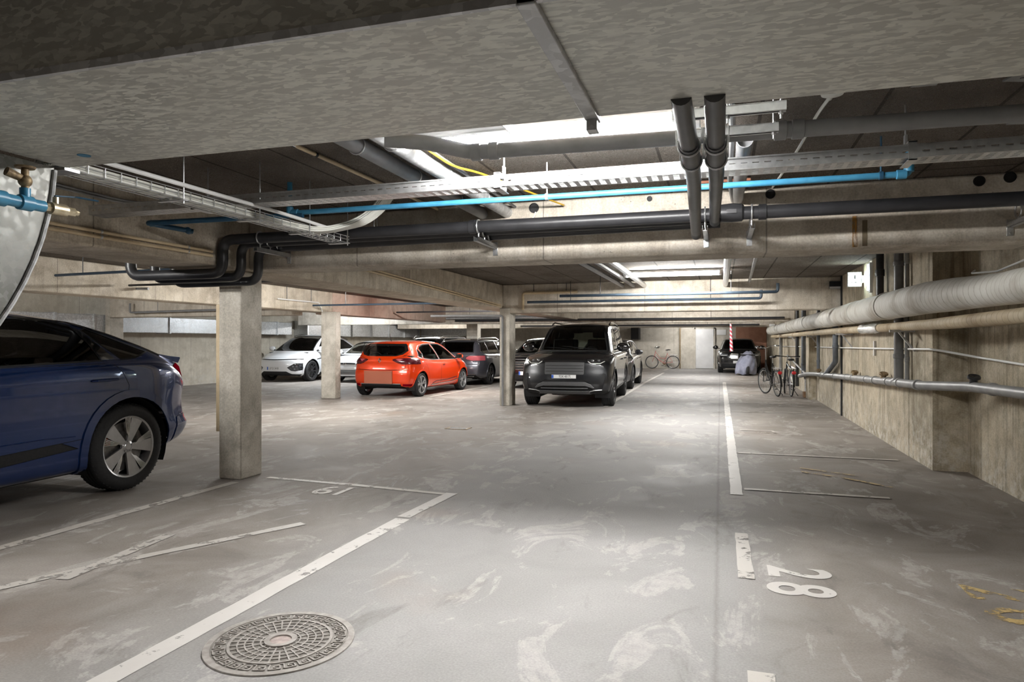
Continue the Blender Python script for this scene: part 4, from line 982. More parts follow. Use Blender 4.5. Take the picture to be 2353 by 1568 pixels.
    AX = {'side': (0, 2, lambda f: abs(f.normal.y) > .3), 'left': (0, 2, lambda f: f.normal.y > .3), 'right': (0, 2, lambda f: f.normal.y < -.3),
          'sideall': (0, 2, lambda f: abs(f.calc_center_median().y) > .45),
          'front': (1, 2, lambda f: f.normal.x > .12 and f.calc_center_median().x > 0), 'rear': (1, 2, lambda f: f.normal.x < -.12 and f.calc_center_median().x < 0),
          'top': (0, 1, lambda f: f.normal.z > .25)}
    AX['screen'] = (1, 2, lambda f: f.normal.x > .015 and f.normal.z > .12 and f.calc_center_median().x > -.5)
    def cut(s, poly, axis, name, mat, off=0.0, seam=0.0, label=None, over=False, parent=None, xr=None):
        """cut a polygon out of the body surface; it becomes a part of its own (or a hole if name is None)"""
        if seam: s.cut(offset_poly(poly, seam), axis, '_seam', None, over=over, xr=xr)
        mine = -100-s.k
        i, j, filt = s.AX[axis]; bm = s.bm; lay = s.lay
        a0 = min(p[0] for p in poly); a1 = max(p[0] for p in poly); b0 = min(p[1] for p in poly); b1 = max(p[1] for p in poly)
        def cand():
            out = []
            for f in bm.faces:
                if not filt(f): continue
                A = [v.co[i] for v in f.verts]; B = [v.co[j] for v in f.verts]
                if max(A) < a0-1e-4 or min(A) > a1+1e-4 or max(B) < b0-1e-4 or min(B) > b1+1e-4: continue
                if xr and not (xr[0] <= f.calc_center_median().x <= xr[1]): continue
                out.append(f)
            return out
        for p, q in zip(poly, poly[1:]+poly[:1]):
            co = [0, 0, 0]; co[i], co[j] = p; d = (q[0]-p[0], q[1]-p[1]); no = [0, 0, 0]; no[i], no[j] = d[1], -d[0]
            ln = math.hypot(*d)
            if ln < 1e-6: continue
            fs = []
            for f in cand():
                sg = [(v.co[i]-p[0])*d[1]-(v.co[j]-p[1])*d[0] for v in f.verts]
                if not (min(sg) < -1e-6 and max(sg) > 1e-6): continue
                tt = [((v.co[i]-p[0])*d[0]+(v.co[j]-p[1])*d[1])/ln for v in f.verts]
                if max(tt) < -.002 or min(tt) > ln+.002: continue
                fs.append(f)
            if fs:
                es = {e for f in fs for e in f.edges}; vs = {v for f in fs for v in f.verts}
                bmesh.ops.bisect_plane(bm, geom=list(vs)+list(es)+fs, dist=1e-5, plane_co=co, plane_no=no)
        k = 0
        if name is None: k = -1
        elif name == '_seam': k = -100-s.k
        else:
            k = s.k; s.k += 1; s.regs[k] = (name, mat, off, label, axis)
        dead = []
        for f in cand():
            c = f.calc_center_median()
            if inside(poly, c[i], c[j]):
                if k == -1: dead.append(f)
                elif over or f[lay] == 0 or (k > 0 and f[lay] == mine): f[lay] = k
        if dead: bmesh.ops.delete(bm, geom=dead, context='FACES')
        return k
    def hit(s, axis, a, b):
        if axis == 'front': o, d = Vector((9, a, b)), Vector((-1, 0, 0))
        elif axis == 'rear': o, d = Vector((-9, a, b)), Vector((1, 0, 0))
        elif axis == 'left': o, d = Vector((a, 9, b)), Vector((0, -1, 0))
        elif axis == 'right': o, d = Vector((a, -9, b)), Vector((0, 1, 0))
        else: o, d = Vector((a, b, 9)), Vector((0, 0, -1))
        h = s.bvh.ray_cast(o, d)
        if h[0] is None: return None, None
        return h[0], h[1]
    def trim(s, axis, pts, r, name, mat, closed=False, lift=.0, parent=None, flat=1.0, n=6, dense=.05):
        P = [Vector(p) for p in pts]; Q = []
        if closed: P.append(P[0])
        for a, b in zip(P, P[1:]):
            k = max(1, int((b-a).length/dense)); Q += [a.lerp(b, t/k) for t in range(k)]
        if not closed: Q.append(P[-1])
        W = []
        for q in Q:
            h, nn = s.hit(axis, q.x, q.y)
            if h is not None: W.append(h+nn*lift)
        if len(W) < 2: return None
        bm = BM(); tube(bm, W, r, n, closed=closed); return mk(name, bm, mat, parent or s.root)
    def finish(s, hide_seam=True):
        bm = s.bm; lay = s.lay; out = {}
        obs = {}
        jobs = []
        for k, (name, mat, off, label, axis) in s.regs.items():
            fs = [f for f in bm.faces if f[lay] == k]
            if axis == 'side':
                jobs += [(name, mat, off, label, [f for f in fs if f.calc_center_median().y > 0]), (name, mat, off, label, [f for f in fs if f.calc_center_median().y <= 0])]
            else: jobs.append((name, mat, off, label, fs))
        for name, mat, off, label, fs in jobs:
            if not fs: continue
            nb = BM(); mp = {}
            for f in fs:
                vs = []
                for v in f.verts:
                    if v not in mp: mp[v] = nb.verts.new(v.co)
                    vs.append(mp[v])
                try: nb.faces.new(vs)
                except ValueError: pass
            nb.normal_update()
            if off:
                for v in nb.verts: v.co += v.normal*off
                # close the step to the body
                be = [e for e in nb.edges if e.is_boundary]
                if be:
                    r = bmesh.ops.extrude_edge_only(nb, edges=be)
                    inv = {b: a for a, b in mp.items()}
                    nv = [g for g in r['geom'] if isinstance(g, bmesh.types.BMVert)]
                    nb.normal_update()
                    for v in nv:
                        # move the new rim back toward the body surface
                        best = None
                        for e in v.link_edges:
                            o = e.other_vert(v)
                            if o in inv: best = o
                        if best is not None: v.co = inv[best].co.copy()-inv[best].normal*.002
            o = mk(name, nb, mat, s.root, smooth=40, fix=False)
            if label: o['label'] = label
            obs.setdefault(name, []).append(o)
        dead = [f for f in bm.faces if f[lay] > 0]
        bmesh.ops.delete(bm, geom=dead, context='FACES')
        for f in bm.faces: f.material_index = 1 if f[lay] < -50 else 0
        s.body = mk('body', bm, [s.paint, M['seam']], s.root, smooth=40, fix=False)
        return obs
    def liners(s, depth=.36):
        for ax in (s.axf, s.axr):
            for sd in (-1, 1):
                bm = BM()
                y0 = sd*(s.W/2-.06); y1 = sd*(s.W/2-depth); A = []; B = []
                for i in range(25):
                    a = math.radians(-25+230*i/24); c, t = math.cos(a), math.sin(a)
                    A.append(bm.verts.new((ax+c*s.arch*1.0, y0, s.R+t*s.arch))); B.append(bm.verts.new((ax+c*s.arch, y1, s.R+t*s.arch)))
                for i in range(24): bm.faces.new((A[i], A[i+1], B[i+1], B[i]))
                bm.faces.new(B)
                mk('wheel_liner', bm, M['black'], s.root, fix=False)
    def wheels(s, style='five', alloy='alloy', rim_r=.235, steer=0, label=None, only=None):
        for ax in (s.axf, s.axr):
            for sd in (1, -1):
                if only and (ax == s.axf, sd) not in only: continue
                wheel(s.root, (ax, sd*(s.W/2-s.tin), s.R), s.R, s.tw, rim_r, sd, style, alloy, steer if ax == s.axf else 0)
    def seats(s, xs=None, mat='seat', z=None, dash=None, sw=1):
        bz = z or .62
        def seat(x, y, w, hd=True):
            t = thing_part('seat', s.root)
            bm = BM(); beam(bm, (x-.22, y, bz-.1), (x+.28, y, bz-.06), w, .16); beam(bm, (x-.2, y, bz-.05), (x-.36, y, bz+.5), w*.95, .13, up=(1, 0, 0)); o = mk('seat', bm, M[mat], s.root, bevel=.03)
            if hd:
                b2 = BM(); obox(b2, (x-.39, y, bz+.63), (.09, .26, .17)); mk('headrest', b2, M[mat], o, bevel=.035)
        for x, y, w in xs: seat(x, y, w)
        if dash:
            x, z0 = dash; bm = BM(); box(bm, (x-.1, -s.W/2+.16, z0-.34), (x+.45, s.W/2-.16, z0)); d = mk('dashboard', bm, M['plastic'], s.root, bevel=.04)
            bm = BM(); c = Vector((x-.18, .37*sw, z0-.02)); tube(bm, [c+Vector((math.sin(a)*.07, math.cos(a)*.19, math.sin(a)*.175)) for a in [i*2*PI/24 for i in range(24)]], .014, 8, closed=True); beam(bm, c+Vector((0, -.18, 0)), c+Vector((0, .18, 0)), .05, .02); mk('steering_wheel', bm, M['plastic'], s.root)
            bm = BM(); box(bm, (-s.L/2+.5, -s.W/2+.14, .24), (x+.4, s.W/2-.14, .3)); mk('cabin_floor', bm, M['black'], s.root)
def thing_part(n, p): return None

def wheel(root, c, R, w, rr, sd, style, alloy, steer=0):
    hold = bpy.data.objects.new('wheel', None); COL.objects.link(hold); hold.parent = root; hold.location = c; hold.rotation_euler = (0, 0, steer); hold.empty_display_size = .1
    My = Matrix.Rotation(-PI/2*sd, 4, 'X')     # local z of the lathe -> outward
    bm = BM(); t = .012
    prof = [(rr+.004, -w+.012), (rr+.03, -w), (R-.035, -w+.002), (R-.01, -w+.02), (R, -w+.04)]
    g = 4
    for i in range(g):
        a = -w+.045+(w-.09)*(i+.2)/g; b = a+.012; prof += [(R, a), (R-.008, a+.002), (R-.008, b), (R, b+.002)]
    prof += [(R, -.04), (R-.01, -.02), (R-.035, -.002), ((R+rr)/2, .006), (rr+.03, .002), (rr+.004, -.012)]
    lathe(bm, prof, 64, My, close=True)
    n = 60
    for i in range(n):
        a = 2*PI*i/n
        for k, y in ((0, -.022), (1, -w+.022)):
            p = My @ Vector(((R-.006)*math.cos(a), (R-.006)*math.sin(a), y)); q = My @ Vector(((R+.002)*math.cos(a+.03), (R+.002)*math.sin(a+.03), y+(-.03 if k == 0 else .03)))
            if i % 1 == 0: beam(bm, p, q, .012, .008, up=(My @ Vector((math.cos(a), math.sin(a), 0))))
    mk('tyre', bm, M['rubber'], hold, smooth=30)
    bm = BM(); lathe(bm, [(rr+.006, -w+.02), (rr-.008, -w+.04), (rr-.02, -.04), (rr-.012, -.014), (rr+.004, -.008), (rr+.006, -.014)], 48, My, close=True)
    def P(r, a, z): return My @ Vector((r*math.cos(a), r*math.sin(a), z))
    def spoke(a, r0, r1, w0, w1, z0=-.03, z1=-.016, th=.02, sk=0.0):
        vs = []
        for zz in (0, -th):
            vs += [bm.verts.new(P(math.hypot(r0, w0), a-math.atan2(w0, r0), z0+zz)), bm.verts.new(P(math.hypot(r1, w1), a+sk-math.atan2(w1, r1), z1+zz)), bm.verts.new(P(math.hypot(r1, w1), a+sk+math.atan2(w1, r1), z1+zz)), bm.verts.new(P(math.hypot(r0, w0), a+math.atan2(w0, r0), z0+zz))]
        for q in ((0, 1, 2, 3), (7, 6, 5, 4), (0, 4, 5, 1), (1, 5, 6, 2), (2, 6, 7, 3), (3, 7, 4, 0)): bm.faces.new([vs[k] for k in q])
    if style == 'five':
        for i in range(5): spoke(PI/2+2*PI*i/5, .05, rr-.005, .028, .05)
    elif style == 'turbine':
        for i in range(5): spoke(PI/2+.25+2*PI*i/5, .045, rr-.004, .026, .068)
    elif style == 'y':
        for i in range(5):
            a = PI/2+2*PI*i/5; spoke(a-.08, .05, rr-.005, .014, .02, sk=-.2); spoke(a+.08, .05, rr-.005, .014, .02, sk=.2)
    elif style == 'multi':
        for i in range(10): spoke(PI/2+2*PI*i/10, .05, rr-.005, .012, .017)
    elif style == 'swirl':
        for i in range(5):
            a = PI/2+2*PI*i/5; spoke(a, .05, rr-.005, .022, .03, sk=.3); spoke(a, .05, rr-.005, .012, .014, sk=-.15)
    rim = mk('rim', bm, M[alloy], hold, smooth=30)
    bm = BM(); lathe(bm, [(.001, -.018), (.03, -.018), (.036, -.024), (.06, -.03), (.066, -.05)], 24, My)
    for i in range(5):
        a = PI/2+.6+2*PI*i/5; cyl(bm, P(.05, a, -.03), P(.05, a, -.018), .009, n=6)
    mk('hub', bm, M[alloy], hold)
    bm = BM(); lathe(bm, [(.001, -.085), (rr-.06, -.085), (rr-.06, -.1), (.001, -.1)], 32, My); mk('brake_disc', bm, M['disc'], hold)
    if style == 'turbine':
        # machined slats beside every spoke and the orange caliper
        bm = BM()
        for i in range(5):
            a = PI/2+.25+2*PI*i/5+.30
            for k in range(5):
                r0 = .10+k*.0; aa = a+k*.052
                p = P(.085+.012*k, aa-.04, -.034); q = P(rr-.008, aa+.02, -.02); beam(bm, p, q, .006, .02, up=My @ Vector((0, 0, 1)))
        mk('machined_slats', bm, M['chrome'], hold)
        bm = BM(); a = -.75
        for k in range(4): obox(bm, P(rr-.075, (a+k*.14)*sd, -.07), (.06, .05, .07))
        mk('brake_caliper', bm, M['caliper'], hold, bevel=.01)
    return hold

def door_mirror(s, x, z, sd, mat, sc=1.0, y=None, glass=True):
    y0 = (y or s.W/2-.06)*sd
    bm = BM(); bmesh.ops.create_uvsphere(bm, u_segments=20, v_segments=14, radius=1)
    for v in bm.verts:
        c = v.co; k = .55 if c.x > 0 else .95
        v.co = Vector((c.x*.085*sc*k+.02, c.y*.115*sc, c.z*.082*sc*(1-.15*c.y*sd)))+Vector((x, y0+sd*.14*sc, z))
        if v.co.x < x-.03: v.co.x = x-.03
    o = mk('door_mirror', bm, mat, s.root)
    bm = BM(); beam(bm, (x+.02, y0-.03*sd, z-.06), (x+.01, y0+.08*sd, z-.03), .06, .03); mk('mirror_stalk', bm, M['gloss_black'], o)
    if glass:
        bm = BM(); obox(bm, (x-.033, y0+sd*.14*sc, z), (.004, .19*sc, .125*sc)); mk('mirror_glass', bm, M['chrome'], o, bevel=.02)
    return o
def plate(s, x, z, w=.52, h=.115, front=True, mat=None, text=None, tilt=0, blue=True, y=0):
    d = 1 if front else -1
    bm = BM(); box(bm, (x-.006*d if d > 0 else x, y-w/2, z-h/2), (x if d > 0 else x+.006, y+w/2, z+h/2)); o = mk('number_plate', bm, mat or M['plate_white'], s.root, bevel=.002)
    if blue:
        yy = -w/2 if d > 0 else w/2
        bm = BM(); a = sorted((y+yy, y+yy+d*.045)); xx = x+d*.002; b = sorted((x, xx)); box(bm, (b[0], a[0], z-h/2+.004), (b[1], a[1], z+h/2-.004)); mk('blue_band', bm, M['plate_blue'], o)
    if text:
        M4 = Matrix.Translation((x+d*.003, y, z)) @ Matrix(((0, 0, d, 0), (d, 0, 0, 0), (0, 1, 0, 0), (0, 0, 0, 1))) @ Matrix.Translation((.022 if blue else 0, 0, 0)) @ Matrix.Diagonal((.75, 1, 1, 1))
        text_mesh(text, h*.95, 'plate_characters', M['black'], o, M4, bold=0)
    return o
def surf_box(s, axis, a, b, size, name, mat, lift=0, bevel=.006, parent=None):
    h, nn = s.hit(axis, a, b); 
    if h is None: return None
    bm = BM(); obox(bm, h+nn*lift, size); return mk(name, bm, mat, parent or s.root, bevel=bevel)
# ------------------------------------------------------------------ the cars
def ux(L, pts): return [(u-L/2, z) for u, z in pts]
PT = {}
PT['blue'] = paint_car('midnight blue metallic paint', (.003, .022, .105), .3, .22)
PT['orange'] = paint_car('orange metallic paint', (.8, .05, .001), .2, .3)
PT['slate'] = paint_car('slate black metallic paint', (.011, .012, .015), .35, .28)
PT['black'] = paint_car('black paint', (.008, .008, .009), .2, .25)
PT['white'] = paint_car('white paint', (.72, .73, .75), .0, .3)
PT['grey'] = paint_car('grey metallic paint', (.1, .1, .12), .45, .32)
PT['darkgrey'] = paint_car('dark grey metallic paint', (.02, .021, .024), .4, .3)

# --- dark blue fastback off-roader, left foreground: its rear half shows
L = 5.03
c = Car('car', 'dark blue fastback car parked at the left edge, rear wheel and red tail lamp showing', L, 1.99, 1.69, 3.06, .95, .41,
  top=[(0, 1.06), (.03, 1.16), (.12, 1.225), (.3, 1.30), (.63, 1.43), (.96, 1.545), (1.33, 1.64), (1.9, 1.69), (2.6, 1.685), (3.0, 1.63), (4.0, 1.17), (4.4, 1.1), (5.03, .85)],
  belt=[(0, 1.02), (.14, 1.12), (.4, 1.20), (.8, 1.225), (1.4, 1.22), (2.4, 1.195), (4, 1.12), (5.03, .8)],
  width=[(0, .87), (.3, .955), (.8, .995), (1.6, .985), (3.4, .985), (4.2, .985), (5.03, .86)], paint=PT['blue'], loc=(-6.36, 6.2-L/2), heading=-PI/2,
  wsh=[(0, .78), (.3, .86), (.9, .9), (1.6, .92), (3.6, .92), (5.03, .72)],
  wtop=[(0, .70), (.12, .74), (.5, .70), (1.0, .66), (1.5, .64), (2.6, .64), (3.0, .62), (4, .76), (5.03, .66)], crown=[(0, .03), (.3, .05), (1, .07), (3, .07), (4, .05), (5.03, .04)],
  prof_r=[(.2, .30), (.32, .2), (.45, .05), (.55, 0.0), (.62, .04), (.8, .07), (1.0, .02), (1.15, .0), (1.3, .0)], plan_r=.28, tyre_w=.25, arch=.475, arch_w=.075, mid=[(0, .6), (2, .62), (5, .6)],
  bot=[(0, .36), (.45, .3), (.7, .24), (4.3, .24), (5.03, .3)], track_in=.035, ledge=.05)
x = lambda u: u-L/2
c.cut(ux(L, [(.66, 1.315), (.86, 1.262), (1.02, 1.252), (1.20, 1.40), (1.31, 1.515), (1.26, 1.53), (.96, 1.42)]), 'side', 'quarter_glass', M['glass_black'], -.004, seam=.014)
c.cut(ux(L, [(1.10, 1.25), (1.245, 1.248), (1.30, 1.36), (1.40, 1.54), (1.36, 1.535), (1.22, 1.38)]), 'side', 'window_post', M['gloss_black'], .002)
c.cut(ux(L, [(1.27, 1.248), (1.8, 1.232), (2.28, 1.222), (2.28, 1.60), (1.9, 1.605), (1.63, 1.59), (1.42, 1.55), (1.33, 1.40)]), 'side', 'rear_door_glass', M['glass_black'], -.004, seam=.016)
c.cut(ux(L, [(2.36, 1.222), (3.5, 1.19), (3.3, 1.33), (3.0, 1.5), (2.7, 1.59), (2.36, 1.60)]), 'side', 'front_door_glass', M['glass_black'], -.004, seam=.016)
c.cut([(-.72, 1.2), (.72, 1.2), (.58, 1.6), (-.58, 1.6)], 'screen', 'windscreen', M['glass_dark'], -.004, seam=.014)
c.cut([(x(.32), -.55), (x(1.25), -.5), (x(1.25), .5), (x(.32), .55)], 'top', 'rear_window', M['glass_black'], -.004, seam=.014)
dr = [(2.3, .52), (2.32, 1.2), (1.2, 1.205), (1.12, 1.12), (1.06, 1.0), (1.08, .9), (1.22, .87), (1.37, .76), (1.48, .56)]
c.cut(ux(L, dr), 'side', 'rear_door', PT['blue'], 0, seam=.006)
c.cut(ux(L, [(3.75, .52), (3.7, 1.12), (2.34, 1.195), (2.315, .52)]), 'side', 'front_door', PT['blue'], 0, seam=.006)
c.cut(ux(L, [(1.58, .475), (1.66, .47), (2.3, .42), (4.0, .4), (4.0, .48), (2.2, .52), (1.75, .545)]), 'side', 'sill_trim', M['plastic'], -.008)
c.cut(ux(L, [(.0, .9), (.09, 1.0), (.2, 1.06), (.34, 1.13), (.36, 1.155), (.2, 1.185), (0, 1.19)]), 'side', 'tail_lamp', M['lens_red'], .006, seam=.006)
c.cut([(-.78, 1.03), (.78, 1.03), (.78, 1.12), (-.78, 1.12)], 'rear', 'tail_lamp_bar', M['lens_red_dk'], .004, seam=.005)
c.cut(ux(L, [(.0, .30), (.28, .31), (.2, .42), (.12, .50), (0, .52)]), 'side', 'rear_bumper_trim', M['plastic'], .006)
c.cut(ux(L, [(0, .3), (.43, .25), (.40, .63), (.2, .655), (0, .66)]), 'side', 'rear_bumper', PT['blue'], .008, seam=.005)
c.cut([(-.62, .34), (.62, .34), (.55, .48), (-.55, .48)], 'rear', 'diffuser', M['plastic'], .004)
c.cut([(-.3, .76), (.3, .76), (.3, .9), (-.3, .9)], 'rear', 'plate_recess', M['plastic'], -.01)
c.cut([(-.62, .62), (.62, .62), (.5, .95), (-.5, .95)], 'front', 'grille', M['plastic'], -.01)
for sgn in (1, -1):
    p = [(.6, .82), (.86, .86), (.86, .93), (.6, .93)]; c.cut(p if sgn > 0 else mirror(p), 'front', 'head_lamp', M['lens'], .004)
c.finish(); c.liners(); c.wheels('turbine', rim_r=.288)
for sd, ax in ((1, 'left'), (-1, 'right')):
    for u0 in (1.32, 2.55):
        h, nn = c.hit(ax, x(u0), 1.06); bm = BM(); tube(bm, [h+nn*.0+V(.13, 0, 0), h+nn*.028+V(.1, 0, .0), h+nn*.03, h+nn*.03+V(-.11, 0, .004), h+V(-.14, 0, 0)], [.012, .018, .02, .019, .012], 10, sq=.75); mk('door_handle', bm, PT['blue'], c.root)
    door_mirror(c, x(3.55), 1.2, sd, PT['blue'], y=.9)
    c.trim(ax, ux(L, [(.45, 1.27), (.7, 1.37), (1.0, 1.475), (1.4, 1.585), (2.0, 1.63), (2.6, 1.625), (3.1, 1.53)]), .009, 'roof_trim', M['gloss_black'], lift=.004)
    c.trim(ax, ux(L, [(1.62, .585), (1.9, .60), (2.6, .59), (3.6, .58)]), .006, 'door_crease', PT['blue'], lift=-.002)
bm = BM(); A = []
for i in range(21):
    y = -.72+1.44*i/20; k = (abs(y)/.72)**3*.10; q = .018*(abs(y)/.72)**4
    A.append([bm.verts.new((x(uu+k), y, zz-q)) for uu, zz in ((.34, 1.305), (.16, 1.274), (.035, 1.262), (.03, 1.25), (.06, 1.20), (.3, 1.26))])
for a, b in zip(A, A[1:]): skin(bm, a, b)
bm.faces.new(A[0]); bm.faces.new(A[-1][::-1]); mk('spoiler_lip', bm, PT['blue'], c.root)
bm = BM(); tube(bm, [(x(1.9), 0, 1.69), (x(1.85), 0, 1.72), (x(1.8), 0, 1.725), (x(1.74), 0, 1.69)], [.03, .022, .015, .008], 8); mk('roof_aerial', bm, M['gloss_black'], c.root)
c.seats([(.0+.5, .37, .5), (.5, -.37, .5), (-.55, .4, .5), (-.55, -.4, .5)], dash=(1.15, 1.1), z=.75)

# --- orange hatchback, tail toward us
L = 4.05
c = Car('car', 'bright orange hatchback parked tail toward the camera', L, 1.80, 1.44, 2.583, .83, .31,
  top=[(0, .93), (.04, 1.0), (.13, 1.12), (.34, 1.36), (.42, 1.395), (.7, 1.425), (1.4, 1.44), (2.0, 1.425), (2.4, 1.37), (3.15, .98), (3.3, .95), (3.8, .84), (4.05, .68)],
  belt=[(0, .88), (.15, .97), (.5, 1.0), (.9, .975), (1.3, .93), (2.3, .90), (3.15, .89), (3.7, .8), (4.05, .62)],
  width=[(0, .80), (.25, .875), (.65, .9), (1.3, .875), (2.6, .875), (3.3, .895), (3.7, .87), (4.05, .74)], paint=PT['orange'], loc=(-8.10, 17.45), heading=math.radians(87.3),
  wsh=[(0, .74), (.3, .80), (.8, .82), (1.3, .83), (3.2, .82), (4.05, .66)],
  wtop=[(0, .66), (.12, .66), (.35, .60), (.6, .585), (2.0, .585), (2.4, .56), (3.15, .70), (4.05, .58)], crown=[(0, .03), (.4, .05), (2.3, .05), (3.2, .05), (4.05, .04)],
  prof_r=[(.2, .16), (.3, .05), (.42, .0), (.62, .0), (.70, .035), (.82, .045), (.92, .02), (1.05, .04), (1.4, .05)], plan_r=.20, tyre_w=.2, arch=.345, arch_w=.03, track_in=.015, bot=[(0, .27), (.4, .2), (3.5, .19), (4.05, .24)])
x = lambda u: u-L/2
gl = [(-.56, 1.075), (-.40, 1.035), (.40, 1.035), (.56, 1.075), (.66, 1.17), (.60, 1.30), (.53, 1.35), (-.53, 1.35), (-.60, 1.30), (-.66, 1.17)]
c.cut(gl, 'rear', 'rear_window_surround', M['gloss_black'], .002, xr=(-9, x(.6)))
c.cut([(-.50, 1.09), (-.36, 1.055), (.36, 1.055), (.50, 1.09), (.585, 1.17), (.53, 1.29), (-.53, 1.29), (-.585, 1.17)], 'rear', 'rear_window', M['glass_clear'], .003, over=True, xr=(-9, x(.6)))
c.cut([(-.80, .98), (-.76, 1.0), (-.80, 1.05), (-.56, 1.045), (-.62, 1.06)], 'rear', 'trim', M['gloss_black'], 0)
for sg in (1, -1):
    p = [(.36, .955), (.38, .925), (.50, .87), (.60, .84), (.95, .84), (.95, .985), (.6, .985)]
    c.cut(p if sg > 0 else mirror(p), 'rear', 'tail_lamp', M['lens_red_dk'], .008, seam=.006)
    p = [(.44, .955), (.5, .965), (.62, .965), (.53, .905)]
    c.cut(p if sg > 0 else mirror(p), 'rear', 'tail_lamp_lens', M['lens_pink'], .012, over=True)
    p = [(.60, .29), (.80, .29), (.80, .34), (.62, .345)]; c.cut(p if sg > 0 else mirror(p), 'rear', 'reflector', M['lens_red'], .004)
c.cut(ux(L, [(0, .84), (.26, .85), (.34, .9), (.3, .95), (0, .985)]), 'side', 'tail_lamp_side', M['lens_red_dk'], .008, seam=.004)
c.cut([(-.60, .20), (.60, .20), (.56, .335), (-.56, .335)], 'rear', 'lower_bumper', M['plastic'], .006)
tg = [(-.60, .70), (.60, .70), (.66, .74), (.68, .83), (.5, .86), (.36, .93), (.35, .96), (.5, 1.0), (.64, 1.05), (.7, 1.17), (.64, 1.33), (.56, 1.385), (-.56, 1.385), (-.64, 1.33), (-.7, 1.17), (-.64, 1.05), (-.5, 1.0), (-.35, .96), (-.36, .93), (-.5, .86), (-.68, .83), (-.66, .74)]
c.cut(tg, 'rear', 'tailgate', PT['orange'], .0, seam=.007, xr=(-9, x(.6)))
c.cut(ux(L, [(.60, 1.06), (.68, 1.0), (.78, .985), (.82, 1.05), (.74, 1.15), (.66, 1.22)]), 'side', 'quarter_glass', M['gloss_black'], .0, seam=.012)
c.cut(ux(L, [(.88, .985), (1.25, .955), (1.72, .94), (1.62, 1.12), (1.5, 1.325), (1.1, 1.31), (.86, 1.26), (.78, 1.2)]), 'side', 'rear_door_glass', M['glass_clear'], -.003, seam=.02)
c.cut(ux(L, [(1.80, .94), (2.3, .93), (2.85, .93), (2.6, 1.12), (2.3, 1.265), (2.0, 1.325), (1.62, 1.33), (1.72, 1.12)]), 'side', 'front_door_glass', M['glass_clear'], -.003, seam=.02)
c.cut([(-.62, .99), (.62, .99), (.52, 1.34), (-.52, 1.34)], 'screen', 'windscreen', M['glass_clear'], -.003, seam=.02, xr=(x(2.0), 9))
c.cut(ux(L, [(1.76, .26), (1.80, .93), (.83, .975), (.8, .9), (.98, .72), (1.12, .4), (1.16, .26)]), 'side', 'rear_door', PT['orange'], 0, seam=.005)
c.cut(ux(L, [(2.95, .26), (2.92, .5), (2.98, .86), (2.9, .91), (1.82, .93), (1.775, .26)]), 'side', 'front_door', PT['orange'], 0, seam=.005)
c.cut([(-.55, .35), (.55, .35), (.5, .56), (-.5, .56)], 'front', 'grille', M['plastic'], -.01)
for sg in (1, -1):
    p = [(.45, .62), (.9, .66), (.9, .74), (.45, .7)]; c.cut(p if sg > 0 else mirror(p), 'front', 'head_lamp', M['lens'], .004)
c.finish(); c.liners(.3); c.wheels('swirl', rim_r=.222)
for sd, ax in ((1, 'left'), (-1, 'right')):
    door_mirror(c, x(2.78), .99, sd, PT['orange'], .95, y=.83)
    c.trim(ax, ux(L, [(1.22, .275), (1.8, .29), (2.5, .30), (2.85, .36)]), .012, 'sill_strip', M['chrome'], lift=.004)
    c.trim(ax, ux(L, [(1.28, .31), (1.5, .36), (2.2, .37), (2.8, .42)]), .008, 'door_scallop', M['plastic'], lift=.0)
    c.trim(ax, ux(L, [(.55, 1.02), (.70, .965), (1.2, .925), (1.78, .915), (2.3, .91), (2.95, .905)]), .010, 'waist_strip', M['satin'], lift=.002)
    c.trim(ax, ux(L, [(.6, 1.04), (.63, 1.2), (.82, 1.3), (1.2, 1.345), (1.7, 1.355), (2.1, 1.335), (2.5, 1.23), (2.92, .96)]), .009, 'window_strip', M['satin'], lift=.002)
    c.trim(ax, ux(L, [(1.77, .93), (1.67, 1.12), (1.55, 1.34)]), .014, 'pillar_strip', M['satin'], lift=.0)
    c.trim(ax, ux(L, [(.80, .99), (.85, 1.08), (.76, 1.2)]), .010, 'pillar_strip', M['satin'], lift=.0)
    h, nn = c.hit(ax, x(1.96), .80); bm = BM(); tube(bm, [h+V(.09, 0, 0), h+nn*.025+V(.06, 0, 0), h+nn*.025+V(-.06, 0, 0), h+V(-.09, 0, 0)], .013, 8); mk('door_handle', bm, PT['orange'], c.root)
    bm = BM(); h, nn = c.hit(ax, x(1.96), .80); obox(bm, h+nn*.004, (.1, .006, .05)); mk('handle_cup', bm, M['gloss_black'], c.root, bevel=.002)
# diamond emblem, wiper, aerial, covered plate, chrome strip
h, nn = c.hit('rear', 0, .93)
bm = BM()
D = [(0, .068), (.048, 0), (0, -.068), (-.048, 0)]; d2 = [(0, .03), (.02, 0), (0, -.03), (-.02, 0)]
A = [bm.verts.new((h.x-.012, y, h.z+z)) for y, z in D]; B = [bm.verts.new((h.x-.022, y*.72, h.z+z*.72)) for y, z in D]; Cc = [bm.verts.new((h.x-.012, y, h.z+z)) for y, z in d2]; A0 = [bm.verts.new((h.x+.01, y, h.z+z)) for y, z in D]
skin(bm, A0, A); skin(bm, A, B); skin(bm, B, Cc); mk('emblem', bm, M['chrome'], c.root, smooth=0)
bm = BM(); h, nn = c.hit('rear', 0, 1.06); tube(bm, [h+nn*.01, h+nn*.03, h+nn*.03+V(.03, .1, .05), h+nn*.03+V(.05, .34, .10)], .008, 6); mk('rear_wiper', bm, M['gloss_black'], c.root)
bm = BM(); h, nn = c.hit('top', x(.62), 0); tube(bm, [h, h+V(-.02, 0, .02), h+V(-.09, .0, .19)], [.014, .008, .003], 8); mk('roof_aerial', bm, M['plastic'], c.root)
h, nn = c.hit('rear', .03, .5); bm = BM(); box(bm, (h.x-.014, -.37, .35), (h.x+.02, .43, .67)); 
